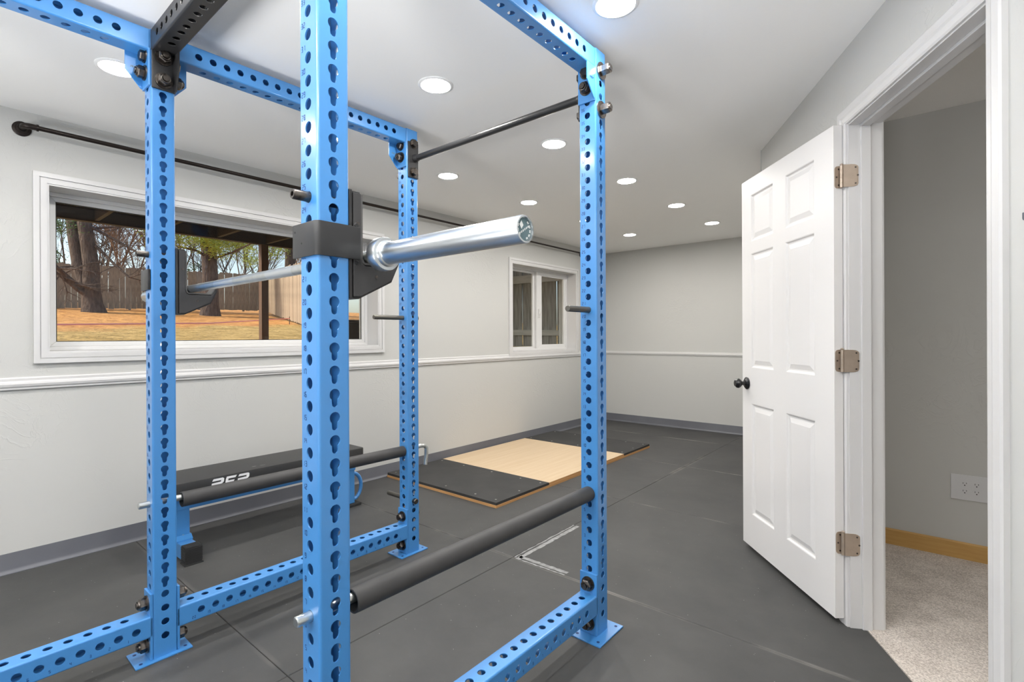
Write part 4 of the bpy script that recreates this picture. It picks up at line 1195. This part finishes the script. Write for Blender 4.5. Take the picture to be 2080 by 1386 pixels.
# far run, side run, and the short run close to the small window
fence('long weathered board fence at the back of the yard, behind the pine trunks', (-25.5, -4.0), (-25.5, 11.6), 2.25, 2.62, 1.90, 0.205, 'fence_wood', ((0.25, 0.09), (1.45, 0.09)), 1, seed=3)
fence('tan board fence running down the right side of the yard', (-25.4, 11.6), (-11.9, 6.9), 2.62, 1.50, 1.95, 0.19, 'fence_wood', ((0.3, 0.09), (1.55, 0.09)), 1, seed=5)
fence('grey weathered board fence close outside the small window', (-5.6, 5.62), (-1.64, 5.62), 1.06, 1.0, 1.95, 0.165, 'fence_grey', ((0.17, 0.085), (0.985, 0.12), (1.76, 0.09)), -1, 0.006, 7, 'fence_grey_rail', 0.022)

st = thing('string_line', 'pink string stretched along the edge of the pine straw', 'string', (-11.8, 0.0, 1.42))
pts = [(-10.4, -2.5, 1.40), (-11.096, 1.303, 1.445), (-12.057, 4.41, 1.545), (-13.765, 7.30, 1.78)]
MB().path([(a + 11.8, b, c - 1.42) for a, b, c in pts], 0.018, 6).build('cord', 'string_pink', st)
for a, b, c in (pts[0], pts[-1]):
    MB().cyl((a + 11.8, b, gz(a, b) - 0.05 - 1.42), (a + 11.8, b, c + 0.06 - 1.42), 0.015, seg=6).build('stake', 'twig', st)
bx = thing('storage_bin', 'dark brown storage bin standing outside the large window', 'bin', (-5.0, 4.05, 1.0))
MB().box(-0.35, 0.35, -0.55, 0.55, 0.0, 0.38).build('body', 'bin_brown', bx, smooth=0, bevel=0.015)
MB().box(-0.37, 0.37, -0.57, 0.57, 0.38, 0.435).build('lid', 'bin_brown', bx, smooth=0, bevel=0.012)

random.seed(11)
def grow_branch(mb, p, d, L, r, depth, spread=0.6, droop=0.0, kids=(3, 5), seg=5):
    pts = [Vector(p)]; n = 3
    dd = Vector(d).normalized()
    for k in range(n):
        dd = (dd + Vector((random.uniform(-1, 1), random.uniform(-1, 1), random.uniform(-1, 1) - droop)) * 0.16).normalized()
        pts.append(pts[-1] + dd * L / n)
    mb.path(pts, [r, r * 0.8, r * 0.6, r * 0.35], max(3, seg), False)
    if depth == 0: return [pts[-1]]
    ends = []
    for k in range(random.randint(*kids)):
        i = random.randint(1, n)
        nd = (dd + Vector((random.uniform(-1, 1), random.uniform(-1, 1), random.uniform(-0.6, 0.9))) * spread).normalized()
        ends += grow_branch(mb, pts[i], nd, L * random.uniform(0.45, 0.7), r * 0.5, depth - 1, spread, droop, kids, seg - 1)
    return ends + [pts[-1]]
def needles(mb, centres, rad, n, size):
    for c in centres:
        for k in range(n):
            q = Vector(c) + Vector((random.gauss(0, rad), random.gauss(0, rad), random.gauss(0, rad * 0.55)))
            a = Vector((random.uniform(-1, 1), random.uniform(-1, 1), random.uniform(-0.6, 0.6))).normalized()
            b = a.cross(Vector((random.uniform(-1, 1), random.uniform(-1, 1), random.uniform(-1, 1)))).normalized()
            s = size * random.uniform(0.6, 1.3)
            i = len(mb.v)
            mb.v += [tuple(q + a * s), tuple(q - a * s * 0.6 + b * s * 0.28), tuple(q - a * s * 0.6 - b * s * 0.28)]
            mb.f.append((i, i + 1, i + 2))
def local(pts, o): return [Vector(p) - Vector(o) for p in pts]

# double-trunk pine near the left edge of the window
o_ = (-22.05, 3.88, 2.15)
pine = thing('pine_tree', 'tall pine with two brown trunks left of the left upright', 'tree', o_)
mb = MB(); mb.path(local([(-22.03, 3.90, 2.05), (-22.07, 3.85, 2.45), (-22.14, 3.82, 2.95), (-22.12, 3.83, 3.85), (-22.20, 3.76, 4.65), (-22.32, 3.66, 5.6), (-22.6, 3.42, 7.8), (-22.8, 3.3, 11)], o_), [0.42, 0.33, 0.30, 0.25, 0.235, 0.225, 0.21, 0.15], 14)
tr1 = mb.build('trunk', 'bark', pine, smooth=60)
mb = MB(); mb.path(local([(-22.10, 3.83, 2.6), (-22.25, 3.68, 3.2), (-22.45, 3.53, 3.9), (-22.58, 3.43, 4.83), (-22.67, 3.35, 5.75), (-22.88, 3.18, 7.8), (-23, 3.1, 11)], o_), [0.25, 0.23, 0.215, 0.20, 0.19, 0.17, 0.12], 12)
mb.build('trunk', 'bark', pine, smooth=60)
for P, r in (([(-22.19, 3.76, 2.83), (-21.96, 3.3, 3.2), (-21.73, 2.83, 3.67), (-21.5, 2.2, 4.3)], 0.12), ([(-22.12, 3.82, 2.7), (-21.95, 3.43, 2.94), (-21.95, 2.92, 3.44), (-21.8, 2.3, 3.9)], 0.10),
             ([(-21.97, 3.94, 4.64), (-21.4, 4.42, 3.9), (-21.0, 4.75, 3.45)], 0.06), ([(-22.2, 3.8, 5.4), (-21.4, 4.7, 4.7), (-20.8, 5.3, 4.2)], 0.06), ([(-22.3, 3.7, 5.3), (-21.6, 4.7, 5.45), (-21, 5.6, 5.5)], 0.05)):
    mb = MB(); mb.path(local(P, o_), [r, r * 0.8] + [r * 0.5] * (len(P) - 2), 8)
    for k in range(5):
        grow_branch(mb, local(P, o_)[random.randint(1, len(P) - 1)], Vector((random.uniform(-1, 1), random.uniform(-1, 1), random.uniform(-1, 0.4))), 0.9, r * 0.3, 2, 0.7, 0.2, (2, 4), 4)
    mb.build('branch', 'bark', pine, smooth=60)
mb = MB(); needles(mb, local([(-21.4, 2.7, 5.1), (-21.6, 2.3, 4.9), (-21.9, 2.5, 5.5), (-20.5, 5.2, 5.5), (-20.8, 4.8, 5.6), (-20.3, 5.6, 5.3), (-20.9, 5.4, 5.9), (-20.4, 5.9, 5.6), (-21.2, 5.0, 5.9)], o_), 0.30, 520, 0.06)
tag(mb.build('foliage', 'needles_dark', pine, smooth=0), kind='stuff')
# pine with the bright crown behind the barbell
o_ = (-20.88, 7.46, 2.1)
pin2 = thing('pine_tree', 'pine with thick dark trunk and bright yellow-green needles behind the barbell', 'tree', o_)
mb = MB(); mb.path(local([(-20.88, 7.46, 2.0), (-20.88, 7.46, 2.5), (-20.88, 7.46, 3.76), (-20.91, 7.44, 4.58), (-20.98, 7.38, 5.6), (-21.05, 7.32, 7.44)], o_), [0.42, 0.32, 0.29, 0.28, 0.24, 0.16], 14)
mb.build('trunk', 'bark', pin2, smooth=60)
for P, r in (([(-20.91, 7.44, 4.47), (-20.74, 6.93, 4.70), (-20.77, 6.24, 4.80)], 0.07), ([(-20.8, 7.53, 4.45), (-19.66, 7.83, 4.62), (-18.38, 8.25, 4.99)], 0.06), ([(-20.9, 7.4, 4.7), (-20.4, 7.0, 5.2), (-20.0, 6.6, 5.4)], 0.04)):
    mb = MB(); mb.path(local(P, o_), [r, r * 0.7, r * 0.4], 8)
    for k in range(4):
        grow_branch(mb, local(P, o_)[random.randint(1, 2)], Vector((random.uniform(-1, 1), random.uniform(-1, 1), random.uniform(-0.6, 0.5))), 0.6, r * 0.35, 2, 0.7, 0.1, (2, 3), 4)
    mb.build('branch', 'bark', pin2, smooth=60)
cl = []
for k in range(46):
    cl.append((-20.3 + random.uniform(-0.5, 0.8), 7.0 + random.uniform(-1.5, 1.6), 5.25 + random.uniform(-0.25, 0.7)))
cl += [(-20.0, 7.5, 4.75), (-20.1, 7.7, 4.6), (-20.2, 7.2, 4.85), (-20.4, 6.3, 4.9), (-19.9, 7.3, 4.9)]
mb = MB(); needles(mb, local(cl, o_), 0.26, 330, 0.055)
tag(mb.build('foliage', 'needles_light', pin2, smooth=0), kind='stuff')
# pine behind the side fence
o_ = (-23.2, 12.05, 2.6)
pin3 = thing('pine_tree', 'slim pine trunk beyond the side fence, left of the black strap', 'tree', o_)
mb = MB(); mb.path(local([(-23.2, 12.05, 2.4), (-23.2, 12.03, 4.35), (-23.2, 12.04, 5.87), (-23.24, 12.01, 9)], o_), [0.34, 0.28, 0.25, 0.18], 12); mb.build('trunk', 'bark', pin3, smooth=60)
mb = MB(); needles(mb, local([(-23 + random.uniform(-0.5, 0.5), 11.0 + random.uniform(-1.5, 0.6), 5.0 + random.uniform(-0.4, 1.4)) for k in range(14)], o_), 0.26, 260, 0.06)
tag(mb.build('foliage', 'needles_light', pin3, smooth=0), kind='stuff')
# bare trees behind the far fence
BARE = [(-28.5, 1.5, 'twig', 'bare grey tree behind the back fence at the left edge of the window'), (-29.5, 4.6, 'twig', 'bare grey tree behind the back fence beside the double pine trunks'),
        (-28.0, 6.3, 'twig_red', 'bare reddish-brown tree behind the back fence, next to the left upright'), (-30.0, 8.2, 'twig', 'bare grey tree beyond the back fence, behind the bright pine'),
        (-28.6, 10.6, 'twig', 'bare grey tree beyond the back fence, behind the barbell shaft'), (-30.5, 13.2, 'twig', 'bare grey tree beyond the fence corner, around the deck post'), (-27.5, 15.4, 'twig_red', 'bare brown tree beyond the side fence, right of the deck post')]
for (x, y, m, lab) in BARE:
    o_ = (x, y, gz(x, y))
    t = thing('bare_tree', lab, 'tree', o_, 0, 'bare trees beyond the fence')
    for k in range(7):
        mb = MB()
        grow_branch(mb, (random.uniform(-0.6, 0.6), random.uniform(-1.2, 1.2), random.uniform(0.2, 1.2)), (random.uniform(-0.2, 0.2), random.uniform(-0.35, 0.35), 1.0), random.uniform(3.0, 4.2), 0.05, 3, 0.6, 0.0, (5, 7), 5)
        mb.build('branch', m, t, smooth=0)
# dense evergreen shrubs along the fence fill the skyline
for (x, y, h_, lab) in ((-27.2, 3.0, 2.6, 'dark evergreen shrub behind the back fence, left of the pine trunks'), (-27.0, 9.3, 2.5, 'green shrub behind the back fence, right of the bright pine'), (-27.2, 12.3, 2.4, 'green shrub behind the fence corner by the deck post'), (-22.5, 13.8, 3.2, 'green shrub beyond the side fence, right of the deck post')):
    o_ = (x, y, gz(x, y)); t = thing('evergreen_shrub', lab, 'shrub', o_)
    mb = MB(); grow_branch(mb, (0, 0, 0), (0, 0, 1), h_, 0.05, 2, 0.6, 0, (4, 6), 5); mb.build('stem', 'twig', t, smooth=0)
    mb = MB(); needles(mb, [(random.uniform(-0.5, 0.5), random.uniform(-1.0, 1.0), random.uniform(0.9, h_)) for k in range(20)], 0.22, 70, 0.07)
    tag(mb.build('foliage', 'needles_dark', t, smooth=0), kind='stuff')
